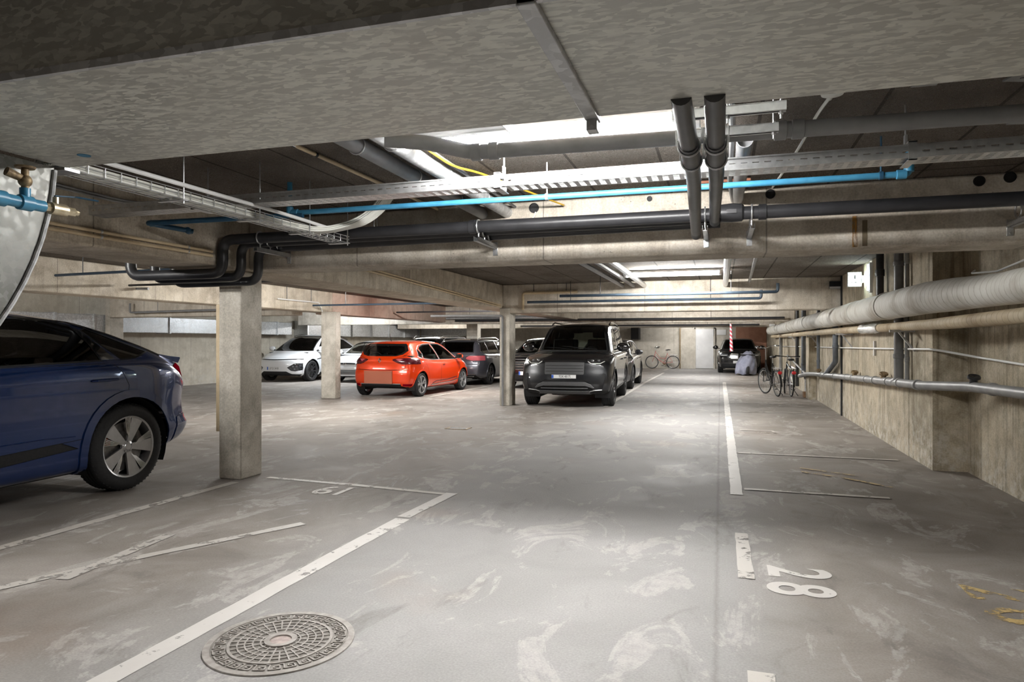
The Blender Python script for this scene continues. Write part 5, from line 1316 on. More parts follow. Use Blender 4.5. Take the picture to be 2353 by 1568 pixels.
mk('number_panel', bm, speckled('plain reddish panel', (.36, .105, .055), (.39, .115, .062), 2, .6), c.root, bevel=.004)
c.trim('rear', [(-.56, .345), (0, .352), (.56, .345)], .012, 'chrome_strip', M['satin'], lift=.006)
c.trim('rear', [(-.74, .70), (-.3, .685), (.3, .685), (.74, .70)], .005, 'tailgate_crease', M['seam'], lift=.0)
c.seats([(.28, .36, .48), (.28, -.36, .48), (-.6, .4, .44), (-.6, -.4, .44)], dash=(.95, .92), z=.55)
bm = BM(); beam(bm, (x(2.25), 0, 1.3), (x(2.23), 0, 1.3), .2, .06); mk('rear_view_mirror', bm, M['plastic'], c.root, bevel=.01)

# --- dark off-roader facing us
L = 4.97
c = Car('car', 'large dark slate off-roader facing the camera beside the lane', L, 2.0, 1.85, 2.923, .87, .385,
  top=[(0, 1.66), (.12, 1.76), (.4, 1.81), (1.3, 1.85), (2.3, 1.845), (2.75, 1.80), (3.0, 1.70), (3.66, 1.235), (3.8, 1.20), (4.4, 1.15), (4.75, 1.10), (4.9, 1.045), (4.97, .985)],
  belt=[(0, 1.16), (1.5, 1.14), (3.5, 1.12), (3.8, 1.12), (4.4, 1.08), (4.8, 1.01), (4.97, .92)],
  width=[(0, .93), (.4, .985), (1.5, .995), (3.6, .995), (4.4, .995), (4.8, .97), (4.97, .92)], paint=PT['slate'], loc=(-3.27, 15.05+1.46), heading=-PI/2+.05,
  wsh=[(0, .84), (.4, .90), (3.6, .92), (4.4, .90), (4.97, .82)],
  wtop=[(0, .70), (.3, .73), (2.4, .73), (2.75, .70), (3.66, .82), (3.9, .84), (4.97, .72)], crown=[(0, .05), (2.7, .06), (3.66, .05), (4.97, .045)],
  prof_f=[(.2, .2), (.3, .11), (.4, .03), (.52, .0), (.68, .02), (.8, .05), (.98, .10), (1.1, .2)], plan_f=.26, prof_r=[(.25, .12), (.5, 0), (.9, .02), (1.3, .06), (1.8, .16)], plan_r=.1, tyre_w=.26, arch=.435, arch_w=.04, track_in=.02,
  bot=[(0, .42), (.5, .3), (3.6, .28), (4.5, .3), (4.97, .30)], mid=[(0, .62), (5, .62)])
x = lambda u: u-L/2
c.cut([(-.75, 1.215), (.75, 1.215), (.72, 1.33), (.615, 1.70), (.57, 1.765), (-.57, 1.765), (-.615, 1.70), (-.72, 1.33)], 'screen', 'windscreen', M['glass_mid'], -.004, seam=.03, xr=(x(2.4), 9))
c.cut(ux(L, [(.35, 1.2), (1.05, 1.19), (1.05, 1.70), (.5, 1.70)]), 'side', 'quarter_glass', M['glass_dark'], -.004, seam=.02)
c.cut(ux(L, [(1.12, 1.19), (2.0, 1.18), (2.0, 1.71), (1.12, 1.70)]), 'side', 'rear_door_glass', M['glass_clear'], -.004, seam=.02)
c.cut(ux(L, [(2.08, 1.18), (3.35, 1.17), (3.2, 1.32), (2.75, 1.64), (2.6, 1.70), (2.08, 1.71)]), 'side', 'front_door_glass', M['glass_clear'], -.004, seam=.02)
c.cut([(-.6, 1.2), (.6, 1.2), (.54, 1.66), (-.54, 1.66)], 'rear', 'rear_window', M['glass_clear'], -.004, seam=.02)
for sg in (1, -1):
    p = [(.46, 1.02), (.50, .97), (.60, .925), (.74, .925), (.84, .97), (.97, 1.09), (.80, 1.06), (.60, 1.04)]
    c.cut(p if sg > 0 else mirror(p), 'front', 'head_lamp', M['lens_dark'], .006, seam=.008)
    p = [(.70, .40), (.80, .42), (.86, .72), (.80, .74)]; c.cut(p if sg > 0 else mirror(p), 'front', 'corner_vent', M['plastic'], -.006)
c.cut([(-.41, .715), (.41, .715), (.42, .75), (.42, .97), (-.42, .97), (-.42, .75)], 'front', 'grille', simple('dark grey grille', (.05, .051, .053), .55), .004, seam=.008)
c.cut([(-.60, .385), (.60, .385), (.52, .545), (.42, .60), (-.42, .60), (-.52, .545)], 'front', 'lower_grille', M['plastic'], -.012)
c.cut([(-.60, .20), (.60, .20), (.52, .375), (-.52, .375)], 'front', 'skid_plate', M['plastic_grey'], .02, xr=(x(4.3), 9))
c.cut([(-.90, .30), (.90, .30), (.90, .385), (-.90, .385)], 'front', 'bumper_lip', M['plastic'], .006)
hood = [(x(3.78), -.80), (x(4.6), -.79), (x(4.78), -.6), (x(4.82), 0), (x(4.78), .6), (x(4.6), .79), (x(3.78), .80)]
c.cut(hood, 'top', 'bonnet', PT['slate'], .0, seam=.006)
c.cut(ux(L, [(2.06, .42), (2.06, 1.13), (1.1, 1.14), (.98, 1.0), (1.3, .86), (1.62, .42)]), 'side', 'rear_door', PT['slate'], 0, seam=.006)
c.cut(ux(L, [(3.42, .42), (3.5, .9), (3.45, 1.1), (2.08, 1.13), (2.08, .42)]), 'side', 'front_door', PT['slate'], 0, seam=.006)
c.cut(ux(L, [(1.6, .28), (3.45, .28), (3.45, .4), (1.6, .4)]), 'side', 'sill_trim', M['plastic_grey'], .006)
for sg in (1, -1):
    p = [(.72, .9), (.95, .9), (.95, 1.25), (.76, 1.25)]; c.cut(p if sg > 0 else mirror(p), 'rear', 'tail_lamp', M['lens_red'], .004)
c.finish(); c.liners(.4); c.wheels('y', 'alloy_dark', rim_r=.262)
for sd, ax in ((1, 'left'), (-1, 'right')):
    door_mirror(c, x(3.36), 1.28, sd, M['gloss_black'], 1.25, y=.93)
    for u0 in (1.4, 2.4):
        h, nn = c.hit(ax, x(u0), .99); bm = BM(); tube(bm, [h+V(.11, 0, 0), h+nn*.03+V(.08, 0, 0), h+nn*.03+V(-.08, 0, 0), h+V(-.11, 0, 0)], .014, 8); mk('door_handle', bm, PT['slate'], c.root)
    c.trim(ax, ux(L, [(.3, 1.17), (1.5, 1.15), (3.45, 1.135)]), .009, 'waist_strip', M['satin'], lift=.003)
    c.trim(ax, ux(L, [(.45, 1.76), (1.4, 1.775), (2.5, 1.76), (3.3, 1.34)]), .008, 'window_strip', M['satin'], lift=.002)
    bm = BM(); tube(bm, [(x(.5), sd*.70, 1.80), (x(.8), sd*.70, 1.86), (x(2.2), sd*.70, 1.875), (x(2.5), sd*.70, 1.82)], .02, 8); mk('roof_rail', bm, M['gloss_black'], c.root)
    s_ = sd
    c.trim('front', [(s_*.49, .98), (s_*.56, .938), (s_*.74, .938), (s_*.82, .98)], .008, 'running_light', M['white'], lift=.01)
    for y0 in (.58, .70):
        h, nn = c.hit('front', s_*y0, .995); bm = BM(); bmesh.ops.create_uvsphere(bm, u_segments=14, v_segments=10, radius=.035, matrix=Matrix.Translation(h+V(-.012, 0, 0))); mk('lamp_projector', bm, M['lens'], c.root)
    c.trim('front', [(s_*.78, .395), (s_*.62, .385), (s_*.53, .36)], .010, 'bumper_trim', M['satin'], lift=.01)
c.trim('front', [(-.5, .425), (.5, .425)], .012, 'grille_bar', M['plastic_grey'], lift=.004)
for z in (.49, .515, .54): c.trim('front', [(-.62+(z-.49), z-.05), (-.45, z), (0, z+.005), (.45, z), (.62-(z-.49), z-.05)], .017, 'grille_bar', M['plastic_grey'], lift=.004)
for z in (.78, .84, .90): c.trim('front', [(-.40, z), (.40, z)], .004, 'grille_bar', M['plastic'], lift=.005)
h, nn = c.hit('front', .0, .72); plate(c, h.x+.03, .672, .52, .075, True, text='TDK 48175')
bm = BM(); tube(bm, [(x(3.72), .55, 1.23), (x(3.66), .2, 1.262), (x(3.6), -.25, 1.30)], .008, 6); tube(bm, [(x(3.72), -.05, 1.235), (x(3.66), -.35, 1.262), (x(3.61), -.65, 1.275)], .008, 6); mk('wiper', bm, M['plastic'], c.root)
c.seats([(.35, .42, .52), (.35, -.42, .52), (-.6, .45, .52), (-.6, -.45, .52)], dash=(1.02, 1.16), z=.95)
bm = BM(); beam(bm, (x(2.98), 0, 1.64), (x(2.95), 0, 1.64), .24, .075); mk('rear_view_mirror', bm, M['plastic'], c.root, bevel=.01)

# --- white electric off-roader with a slim light bar, facing us beside the left wall
L = 4.75
c = Car('car', 'white car with a slim dark front light bar, parked farthest left behind the columns', L, 1.92, 1.65, 2.89, .92, .37,
  top=[(0, 1.02), (.06, 1.10), (.5, 1.32), (1.2, 1.54), (1.9, 1.64), (2.4, 1.65), (2.8, 1.58), (3.75, 1.09), (3.95, 1.04), (4.4, .96), (4.65, .88), (4.75, .80)],
  belt=[(0, .98), (.5, 1.1), (1.5, 1.08), (3.6, 1.0), (4.2, .93), (4.6, .84), (4.75, .74)],
  width=[(0, .84), (.4, .94), (1, .96), (3.6, .945), (4.1, .955), (4.5, .9), (4.75, .8)], paint=PT['white'], loc=(-14.72, 20.1+L/2), heading=-PI/2,
  wsh=[(0, .74), (.5, .86), (3.6, .87), (4.3, .84), (4.75, .7)], wtop=[(0, .66), (1.0, .62), (2.4, .62), (2.8, .6), (3.75, .77), (4.3, .74), (4.75, .6)], crown=[(0, .05), (2.6, .06), (3.75, .05), (4.75, .04)],
  prof_f=[(.2, .14), (.3, .03), (.42, .02), (.55, .0), (.72, .02), (.8, .06), (.95, .16), (1.1, .25)], plan_f=.40, tyre_w=.24, arch=.42, arch_w=.06, bot=[(0, .4), (.4, .26), (4.2, .2), (4.75, .22)])
x = lambda u: u-L/2
c.cut([(-.79, 1.075), (.79, 1.075), (.75, 1.14), (.585, 1.53), (.54, 1.60), (-.54, 1.60), (-.585, 1.53), (-.75, 1.14)], 'screen', 'windscreen', M['glass_black'], -.004, seam=.012, xr=(x(2.4), 9))
c.cut(ux(L, [(.75, 1.15), (1.9, 1.12), (1.9, 1.53), (1.3, 1.46)]), 'side', 'rear_door_glass', M['glass_black'], -.004, seam=.014)
c.cut(ux(L, [(1.98, 1.12), (3.35, 1.06), (2.8, 1.45), (2.5, 1.53), (1.98, 1.54)]), 'side', 'front_door_glass', M['glass_black'], -.004, seam=.014)
c.cut([(-.86, .775), (0, .755), (.86, .775), (.86, .805), (0, .79), (-.86, .805)], 'front', 'light_bar', M['gloss_black'], -.004)
for sg in (1, -1):
    p = [(.50, .50), (.60, .40), (.72, .38), (.86, .42), (.86, .64), (.72, .645)]; c.cut(p if sg > 0 else mirror(p), 'front', 'head_lamp', M['lens_dark'], -.012, seam=.01)
c.cut([(-.80, .14), (.80, .14), (.86, .26), (.62, .28), (.45, .37), (-.45, .37), (-.62, .28), (-.86, .26)], 'front', 'lower_bumper', M['plastic'], .004)
c.cut(ux(L, [(2.0, .32), (2.0, 1.08), (1.05, 1.1), (1.0, .9), (1.45, .32)]), 'side', 'rear_door', PT['white'], 0, seam=.005)
c.cut(ux(L, [(3.3, .32), (3.4, .6), (3.35, 1.0), (2.02, 1.08), (2.02, .32)]), 'side', 'front_door', PT['white'], 0, seam=.005)
c.cut(ux(L, [(1.3, .2), (3.45, .2), (3.45, .31), (1.3, .31)]), 'side', 'sill_trim', M['plastic'], .004)
hood = [(x(3.85), -.74), (x(4.35), -.72), (x(4.55), -.5), (x(4.6), 0), (x(4.55), .5), (x(4.35), .72), (x(3.85), .74)]
c.cut(hood, 'top', 'bonnet', PT['white'], .0, seam=.006)
c.finish(); c.liners(.36); c.wheels('y', 'alloy_dark', rim_r=.262)
for sd, ax in ((1, 'left'), (-1, 'right')):
    door_mirror(c, x(3.4), 1.14, sd, PT['white'], 1.05, y=.88)
    c.trim(ax, ux(L, [(3.55, .78), (3.2, .82), (2.9, .83)]), .014, 'fender_strip', M['gloss_black'], lift=.002)
    for y0, z0 in ((.66, .54), (.76, .54), (.7, .45)):
        h, nn = c.hit('front', sd*y0, z0); bm = BM(); obox(bm, h+V(-.004, 0, 0), (.02, .06, .05)); mk('lamp_element', bm, M['lens'], c.root, bevel=.006)
    bm = BM(); tube(bm, [(x(.9), sd*.6, 1.46), (x(1.4), sd*.62, 1.6), (x(2.2), sd*.62, 1.66), (x(2.7), sd*.58, 1.6)], .012, 6); mk('roof_strip', bm, M['gloss_black'], c.root)
h, nn = c.hit('front', -.1, .5); plate(c, h.x+.012, .475, .52, .11, True, text='LP 21 5418')
bm = BM(); h, nn = c.hit('top', x(1.4), 0); tube(bm, [h, h+V(-.02, 0, .12), h+V(-.04, 0, .14)], [.03, .012, .008], 6); mk('roof_aerial', bm, M['gloss_black'], c.root)
c.seats([(.3, .42, .5), (.3, -.42, .5), (-.6, 0, 1.2)], dash=(1.1, 1.02), z=.68)

# --- small white hatchback facing us
L = 4.07
c = Car('car', 'small white hatchback facing the camera, partly behind the column beside the orange car', L, 1.75, 1.45, 2.55, .85, .32,
  top=[(0, 1.0), (.06, 1.08), (.35, 1.35), (.6, 1.42), (1.4, 1.45), (2.0, 1.43), (2.4, 1.37), (3.1, 1.0), (3.3, .96), (3.75, .87), (3.98, .78), (4.07, .7)],
  belt=[(0, .95), (1, .96), (3.1, .92), (3.6, .84), (3.95, .74), (4.07, .64)],
  width=[(0, .79), (.3, .86), (3.3, .87), (3.7, .86), (4.07, .76)], paint=PT['white'], loc=(-12.12, 20.5+L/2), heading=-PI/2-.04,
  wsh=[(0, .72), (.5, .80), (3.2, .81), (3.8, .76), (4.07, .66)], wtop=[(0, .64), (.5, .57), (2.0, .575), (2.4, .55), (3.1, .70), (3.6, .68), (4.07, .56)], crown=[(0, .04), (2.4, .05), (4.07, .04)],
  prof_f=[(.2, .08), (.3, .01), (.45, .0), (.6, .02), (.72, .06), (.9, .16)], plan_f=.30, tyre_w=.2, arch=.355, arch_w=.03, bot=[(0, .3), (.4, .22), (3.6, .2), (4.07, .2)])
x = lambda u: u-L/2
c.cut([(-.62, 1.0), (.62, 1.0), (.51, 1.37), (-.51, 1.37)], 'screen', 'windscreen', M['glass_clear'], -.004, seam=.02, xr=(x(2.0), 9))
c.cut(ux(L, [(.75, 1.0), (1.7, .98), (1.7, 1.34), (1.0, 1.32)]), 'side', 'rear_door_glass', M['glass_clear'], -.004, seam=.016)
c.cut(ux(L, [(1.78, .98), (2.9, .96), (2.4, 1.28), (2.1, 1.34), (1.78, 1.345)]), 'side', 'front_door_glass', M['glass_clear'], -.004, seam=.016)
c.cut([(-.5, 1.04), (.5, 1.04), (.44, 1.33), (-.44, 1.33)], 'rear', 'rear_window', M['glass_clear'], -.004, seam=.02, xr=(-9, x(.6)))
for sg in (1, -1):
    p = [(.40, .61), (.62, .59), (.78, .60), (.86, .66), (.74, .715), (.45, .68)]; c.cut(p if sg > 0 else mirror(p), 'front', 'head_lamp', M['lens'], .004, seam=.008)
    p = [(.55, .30), (.70, .27), (.80, .34), (.72, .45), (.56, .45)]; c.cut(p if sg > 0 else mirror(p), 'front', 'fog_lamp', M['plastic_grey'], -.01)
c.cut([(-.38, .61), (.38, .61), (.38, .68), (-.38, .68)], 'front', 'grille', M['plastic'], -.008)
c.cut([(-.44, .28), (.44, .28), (.47, .44), (-.47, .44)], 'front', 'lower_grille', M['plastic_grey'], -.012)
c.cut([(-.78, .16), (.78, .16), (.74, .225), (-.74, .225)], 'front', 'bumper_lip', M['plastic'], .004)
c.cut([(x(3.2), -.66), (x(3.75), -.62), (x(3.9), 0), (x(3.75), .62), (x(3.2), .66)], 'top', 'bonnet', PT['white'], 0, seam=.005)
c.finish(); c.liners(.3); c.wheels('five', rim_r=.215)
for sd in (1, -1):
    door_mirror(c, x(2.85), 1.03, sd, PT['white'], .95, y=.82)
    c.trim('front', [(sd*.42, .665), (sd*.6, .675), (sd*.74, .665)], .007, 'running_light', M['white'], lift=.008)
    c.trim('front', [(sd*.50, .26), (sd*.5, .34), (sd*.58, .46), (sd*.74, .46)], .016, 'fog_surround', PT['white'], lift=.004)
for z in (.31, .355, .40): c.trim('front', [(-.44, z), (.44, z)], .008, 'grille_bar', M['satin'], lift=.002)
c.trim('front', [(-.4, .625), (.4, .625)], .007, 'grille_strip', M['chrome'], lift=.004)
h, nn = c.hit('front', 0, .65); bm = BM(); Mx = Matrix.Translation(h+V(.012, 0, 0)) @ Matrix.Rotation(PI/2, 4, 'Y'); lathe(bm, [(.052, 0), (.06, .008), (.052, .014), (.046, .008)], 28, Mx, close=True); tube(bm, [h+V(.016, -.03, .03), h+V(.016, -.012, -.035), h+V(.016, 0, -.005), h+V(.016, .012, -.035), h+V(.016, .03, .03)], .005, 6); mk('emblem', bm, M['chrome'], c.root)
c.seats([(.25, .36, .48), (.25, -.36, .48), (-.62, 0, 1.2)], dash=(.95, .94), z=.56)

# --- grey estate car, tail toward us
L = 4.77
c = Car('car', 'grey estate car seen from behind between the orange car and the column', L, 1.83, 1.50, 2.79, .95, .335,
  top=[(0, 1.0), (.05, 1.08), (.38, 1.40), (.6, 1.455), (1.5, 1.50), (2.4, 1.48), (2.8, 1.40), (3.65, .98), (3.9, .94), (4.5, .83), (4.77, .68)],
  belt=[(0, .95), (.3, 1.02), (1, 1.0), (3.6, .93), (4.3, .84), (4.77, .62)],
  width=[(0, .82), (.3, .89), (.8, .915), (3.8, .91), (4.4, .88), (4.77, .76)], paint=PT['grey'], loc=(-8.02, 20.15+L/2), heading=PI/2-.03,
  wsh=[(0, .76), (.5, .84), (3.6, .84), (4.77, .66)], wtop=[(0, .68), (.4, .62), (2.4, .6), (2.8, .58), (3.65, .74), (4.77, .6)], crown=[(0, .04), (2.6, .05), (4.77, .04)],
  prof_r=[(.2, .16), (.32, .03), (.5, 0), (.66, .02), (.74, .06), (.95, .05), (1.1, .06)], plan_r=.18, tyre_w=.22, arch=.375, arch_w=.03, bot=[(0, .3), (.4, .22), (4.2, .2), (4.77, .22)])
x = lambda u: u-L/2
c.cut([(-.6, 1.07), (.6, 1.07), (.53, 1.38), (-.53, 1.38)], 'rear', 'rear_window', M['glass_black'], -.004, seam=.016, xr=(-9, x(.7)))
for sg in (1, -1):
    p = [(.40, .89), (.42, .84), (.6, .80), (.95, .80), (.95, .95), (.5, .95)]; c.cut(p if sg > 0 else mirror(p), 'rear', 'tail_lamp', M['lens_pink'], .005, seam=.006)
c.cut(ux(L, [(0, .80), (.24, .82), (.3, .88), (.22, .95), (0, .955)]), 'side', 'tail_lamp_side', M['lens_red'], .005)
c.cut([(-.68, .68), (.68, .68), (.72, .80), (.4, .83), (.38, .9), (.5, .97), (.62, 1.04), (.58, 1.42), (-.58, 1.42), (-.62, 1.04), (-.5, .97), (-.38, .9), (-.4, .83), (-.72, .80)], 'rear', 'tailgate', PT['grey'], 0, seam=.006, xr=(-9, x(.7)))
c.cut([(-.75, .22), (.75, .22), (.72, .36), (-.72, .36)], 'rear', 'lower_bumper', M['plastic'], .004)
c.cut(ux(L, [(.42, 1.10), (.62, 1.04), (1.0, 1.03), (1.0, 1.38), (.6, 1.36)]), 'side', 'quarter_glass', M['glass_dark'], -.004, seam=.014)
c.cut(ux(L, [(1.06, 1.03), (1.95, 1.01), (1.95, 1.40), (1.06, 1.385)]), 'side', 'rear_door_glass', M['glass_dark'], -.004, seam=.014)
c.cut(ux(L, [(2.02, 1.01), (3.3, .98), (2.8, 1.3), (2.4, 1.39), (2.02, 1.40)]), 'side', 'front_door_glass', M['glass_dark'], -.004, seam=.014)
c.cut([(-.62, 1.0), (.62, 1.0), (.52, 1.38), (-.52, 1.38)], 'screen', 'windscreen', M['glass_dark'], -.004, seam=.016, xr=(x(2.2), 9))
c.cut(ux(L, [(2.0, .3), (2.0, 1.0), (1.1, 1.02), (1.02, .9), (1.3, .7), (1.5, .3)]), 'side', 'rear_door', PT['grey'], 0, seam=.005)
c.cut(ux(L, [(3.3, .3), (3.4, .6), (3.35, .93), (2.02, 1.0), (2.02, .3)]), 'side', 'front_door', PT['grey'], 0, seam=.005)
c.finish(); c.liners(.34); c.wheels('five', 'alloy_dark', rim_r=.24)
for sd, ax in ((1, 'left'), (-1, 'right')):
    c.trim(ax, ux(L, [(.38, 1.1), (.55, 1.02), (1.0, 1.005), (3.35, .96)]), .011, 'waist_strip', M['chrome'], lift=.002)
    c.trim(ax, ux(L, [(.38, 1.1), (.5, 1.36), (.9, 1.415), (2.4, 1.42), (2.8, 1.34)]), .009, 'window_strip', M['chrome'], lift=.002)
    bm = BM(); tube(bm, [(x(.55), sd*.6, 1.44), (x(.75), sd*.6, 1.515), (x(2.3), sd*.59, 1.53), (x(2.6), sd*.58, 1.45)], .014, 6); mk('roof_rail', bm, M['satin'], c.root)
    bm = BM(); h, nn = c.hit('rear', sd*.55, .30); tube(bm, [h+V(-.02, -.12, 0), h+V(-.02, .12, 0)], .03, 8, sq=.6); mk('exhaust_trim', bm, M['chrome'], c.root)
    door_mirror(c, x(3.2), 1.05, sd, PT['grey'], y=.86)
    for u0 in (1.45, 2.4):
        h, nn = c.hit(ax, x(u0), .88); bm = BM(); tube(bm, [h+V(.1, 0, 0), h+nn*.03+V(.07, 0, 0), h+nn*.03+V(-.07, 0, 0), h+V(-.1, 0, 0)], .013, 8); mk('door_handle', bm, M['chrome'], c.root)
c.trim('rear', [(-.7, .365), (.7, .365)], .010, 'chrome_strip', M['chrome'], lift=.006)
h, nn = c.hit('rear', 0, .78); plate(c, h.x-.012, .77, .52, .11, False)
c.seats([(.3, .38, .48), (.3, -.38, .48), (-.6, 0, 1.25)], dash=(1.0, .95), z=.56)

# --- black car with a star grille, behind the dark off-roader
L = 4.45
def front_car(name, label, L, W, H, wb, fo, R, paint, loc, heading, cowl, hoodz, topf, glass, belt_z, hoodfront, fs=None):
    wf = W/2
    return Car(name, label, L, W, H, wb, fo, R,
      top=[(0, H*.68), (.06, H*.75), (.42, H*.94), (.7, H*.975), (1.5, H), (2.1, H*.992), (topf, H*.955), (cowl, hoodz), (cowl+.2, hoodz-.05), (L-.4, hoodfront+.05), (L-.1, hoodfront), (L, hoodfront-.09)],
      belt=[(0, belt_z*.98), (1, belt_z), (cowl, belt_z-.06), (L-.5, hoodfront-.02), (L-.1, hoodfront-.06), (L, hoodfront-.16)],
      width=[(0, wf-.09), (.35, wf-.01), (L-1.0, wf), (L-.35, wf-.03), (L, wf-.13)], paint=paint, loc=loc, heading=heading,
      wsh=[(0, wf-.16), (.5, wf-.08), (L-1.1, wf-.08), (L-.4, wf-.11), (L, wf-.22)],
      wtop=[(0, wf-.24), (.5, wf-.31), (2.1, wf-.31), (topf, wf-.33), (cowl, wf-.18), (L-.4, wf-.2), (L, wf-.3)], crown=[(0, .04), (2.3, .05), (L, .04)],
      prof_f=[(.2, .1), (.3, .02), (.5, 0), (.65, .01), (.78, .04), (.95, .14), (1.15, .22)], plan_f=.3, tyre_w=.23, arch=R+.045, arch_w=.03, bot=[(0, .32), (.4, .22), (L-.5, .2), (L, .22)])
c = front_car('car', 'black car with a star grille, half hidden between column and dark off-roader', L, 1.80, 1.53, 2.73, .87, .33, PT['black'], (-5.42, 19.3+L/2), -PI/2, 3.45, 1.06, 2.55, None, 1.03, .93)
x = lambda u: u-L/2
c.cut([(-.64, 1.06), (.64, 1.06), (.53, 1.44), (-.53, 1.44)], 'screen', 'windscreen', M['glass_clear'], -.004, seam=.02, xr=(x(2.1), 9))
c.cut(ux(L, [(.7, 1.08), (1.85, 1.07), (1.85, 1.43), (1.0, 1.41)]), 'side', 'rear_door_glass', M['glass_clear'], -.004, seam=.016)
c.cut(ux(L, [(1.92, 1.07), (3.2, 1.04), (2.6, 1.38), (2.3, 1.43), (1.92, 1.44)]), 'side', 'front_door_glass', M['glass_clear'], -.004, seam=.016)
c.cut([(-.55, 1.12), (.55, 1.12), (.48, 1.42), (-.48, 1.42)], 'rear', 'rear_window', M['glass_clear'], -.004, seam=.02, xr=(-9, x(.7)))
c.cut([(-.46, .58), (.46, .58), (.52, .80), (-.52, .80)], 'front', 'grille', M['plastic'], -.01, seam=.01)
c.cut([(-.62, .24), (.62, .24), (.56, .40), (-.56, .40)], 'front', 'lower_grille', M['plastic'], -.01)
for sg in (1, -1):
    p = [(.56, .68), (.86, .70), (.86, .82), (.56, .80)]; c.cut(p if sg > 0 else mirror(p), 'front', 'head_lamp', M['lens'], .004, seam=.006)
c.finish(); c.liners(.34); c.wheels('multi', rim_r=.235)
for z in (.66, .73): c.trim('front', [(-.46, z), (-.12, z)], .012, 'grille_bar', M['chrome'], lift=.006); c.trim('front', [(.12, z), (.46, z)], .012, 'grille_bar', M['chrome'], lift=.006)
c.trim('front', [(-.46, .58), (.46, .58), (.52, .80), (-.52, .80)], .009, 'grille_frame', M['chrome'], closed=True, lift=.004)
h, nn = c.hit('front', 0, .69); bm = BM(); Mx = Matrix.Translation(h+V(.01, 0, 0)) @ Matrix.Rotation(PI/2, 4, 'Y'); lathe(bm, [(.09, 0), (.105, .012), (.09, .02), (.082, .012)], 30, Mx, close=True)
for a in (90, 210, 330): tube(bm, [h+V(.02, 0, 0), h+V(.02, .09*math.cos(math.radians(a)), .09*math.sin(math.radians(a)))], [.018, .004], 6)
mk('emblem', bm, M['chrome'], c.root)
plate(c, h.x+.02, .47, .52, .11, True, text='CJ 84'); c.trim('front', [(-.62, .23), (.62, .23)], .012, 'chrome_strip', M['chrome'], lift=.008); c.trim('front', [(-.6, .86), (-.62, .84)], .02, 'bonnet_badge', M['chrome'])
for sd in (1, -1): door_mirror(c, x(3.15), 1.1, sd, PT['black'], y=.86)
c.seats([(.25, .38, .48), (.25, -.38, .48), (-.6, 0, 1.2)], dash=(1.0, 1.0), z=.6)
c.trim('front', [(-.56, .875), (.56, .875)], .006, 'bonnet_edge', M['satin'], lift=.0)

# --- dark car right behind the off-roader
L = 4.55
c = front_car('car', 'dark grey car directly behind the dark off-roader, left side showing', L, 1.86, 1.50, 2.75, .92, .345, PT['darkgrey'], (-3.42, 20.45-.92+.0+L/2), -PI/2+.03, 3.45, 1.02, 2.6, None, 1.0, .9)
x = lambda u: u-L/2
c.cut([(-.66, 1.02), (.66, 1.02), (.54, 1.41), (-.54, 1.41)], 'screen', 'windscreen', M['glass_dark'], -.004, seam=.02, xr=(x(2.1), 9))
c.cut(ux(L, [(.7, 1.06), (1.85, 1.04), (1.85, 1.40), (1.0, 1.37)]), 'side', 'rear_door_glass', M['glass_clear'], -.004, seam=.016)
c.cut(ux(L, [(1.92, 1.04), (3.2, 1.01), (2.6, 1.34), (2.3, 1.40), (1.92, 1.41)]), 'side', 'front_door_glass', M['glass_clear'], -.004, seam=.016)
c.cut([(-.5, .5), (.5, .5), (.5, .7), (-.5, .7)], 'front', 'grille', M['plastic'], -.01)
for sg in (1, -1):
    p = [(.5, .70), (.80, .72), (.86, .82), (.6, .80)]; c.cut(p if sg > 0 else mirror(p), 'front', 'head_lamp', M['lens'], .004, seam=.006)
c.cut(ux(L, [(3.05, .3), (3.15, .6), (3.1, .95), (1.9, 1.0), (1.9, .3)]), 'side', 'front_door', PT['darkgrey'], 0, seam=.005)
c.cut(ux(L, [(1.88, .3), (1.88, 1.0), (1.0, 1.03), (.98, .9), (1.4, .3)]), 'side', 'rear_door', PT['darkgrey'], 0, seam=.005)
c.finish(); c.liners(.34); c.wheels('five', 'alloy_dark', rim_r=.25)
for sd, ax in ((1, 'left'), (-1, 'right')):
    door_mirror(c, x(3.1), 1.08, sd, PT['darkgrey'], 1.05, y=.88)
    c.trim(ax, ux(L, [(1.2, .3), (3.2, .3)]), .016, 'sill_strip', M['chrome'], lift=.004)
    c.trim(ax, ux(L, [(.6, 1.05), (.9, 1.4), (1.8, 1.435), (2.5, 1.4), (3.25, 1.02)]), .009, 'window_strip', M['satin'], lift=.002)
    for u0 in (1.3, 2.2):
        h, nn = c.hit(ax, x(u0), .88); bm = BM(); tube(bm, [h+V(.1, 0, 0), h+nn*.03+V(.07, 0, 0), h+nn*.03+V(-.07, 0, 0), h+V(-.1, 0, 0)], .013, 8); mk('door_handle', bm, M['chrome'], c.root)
c.seats([(.25, .38, .48), (.25, -.38, .48), (-.6, 0, 1.2)], dash=(1.0, .97), z=.56)

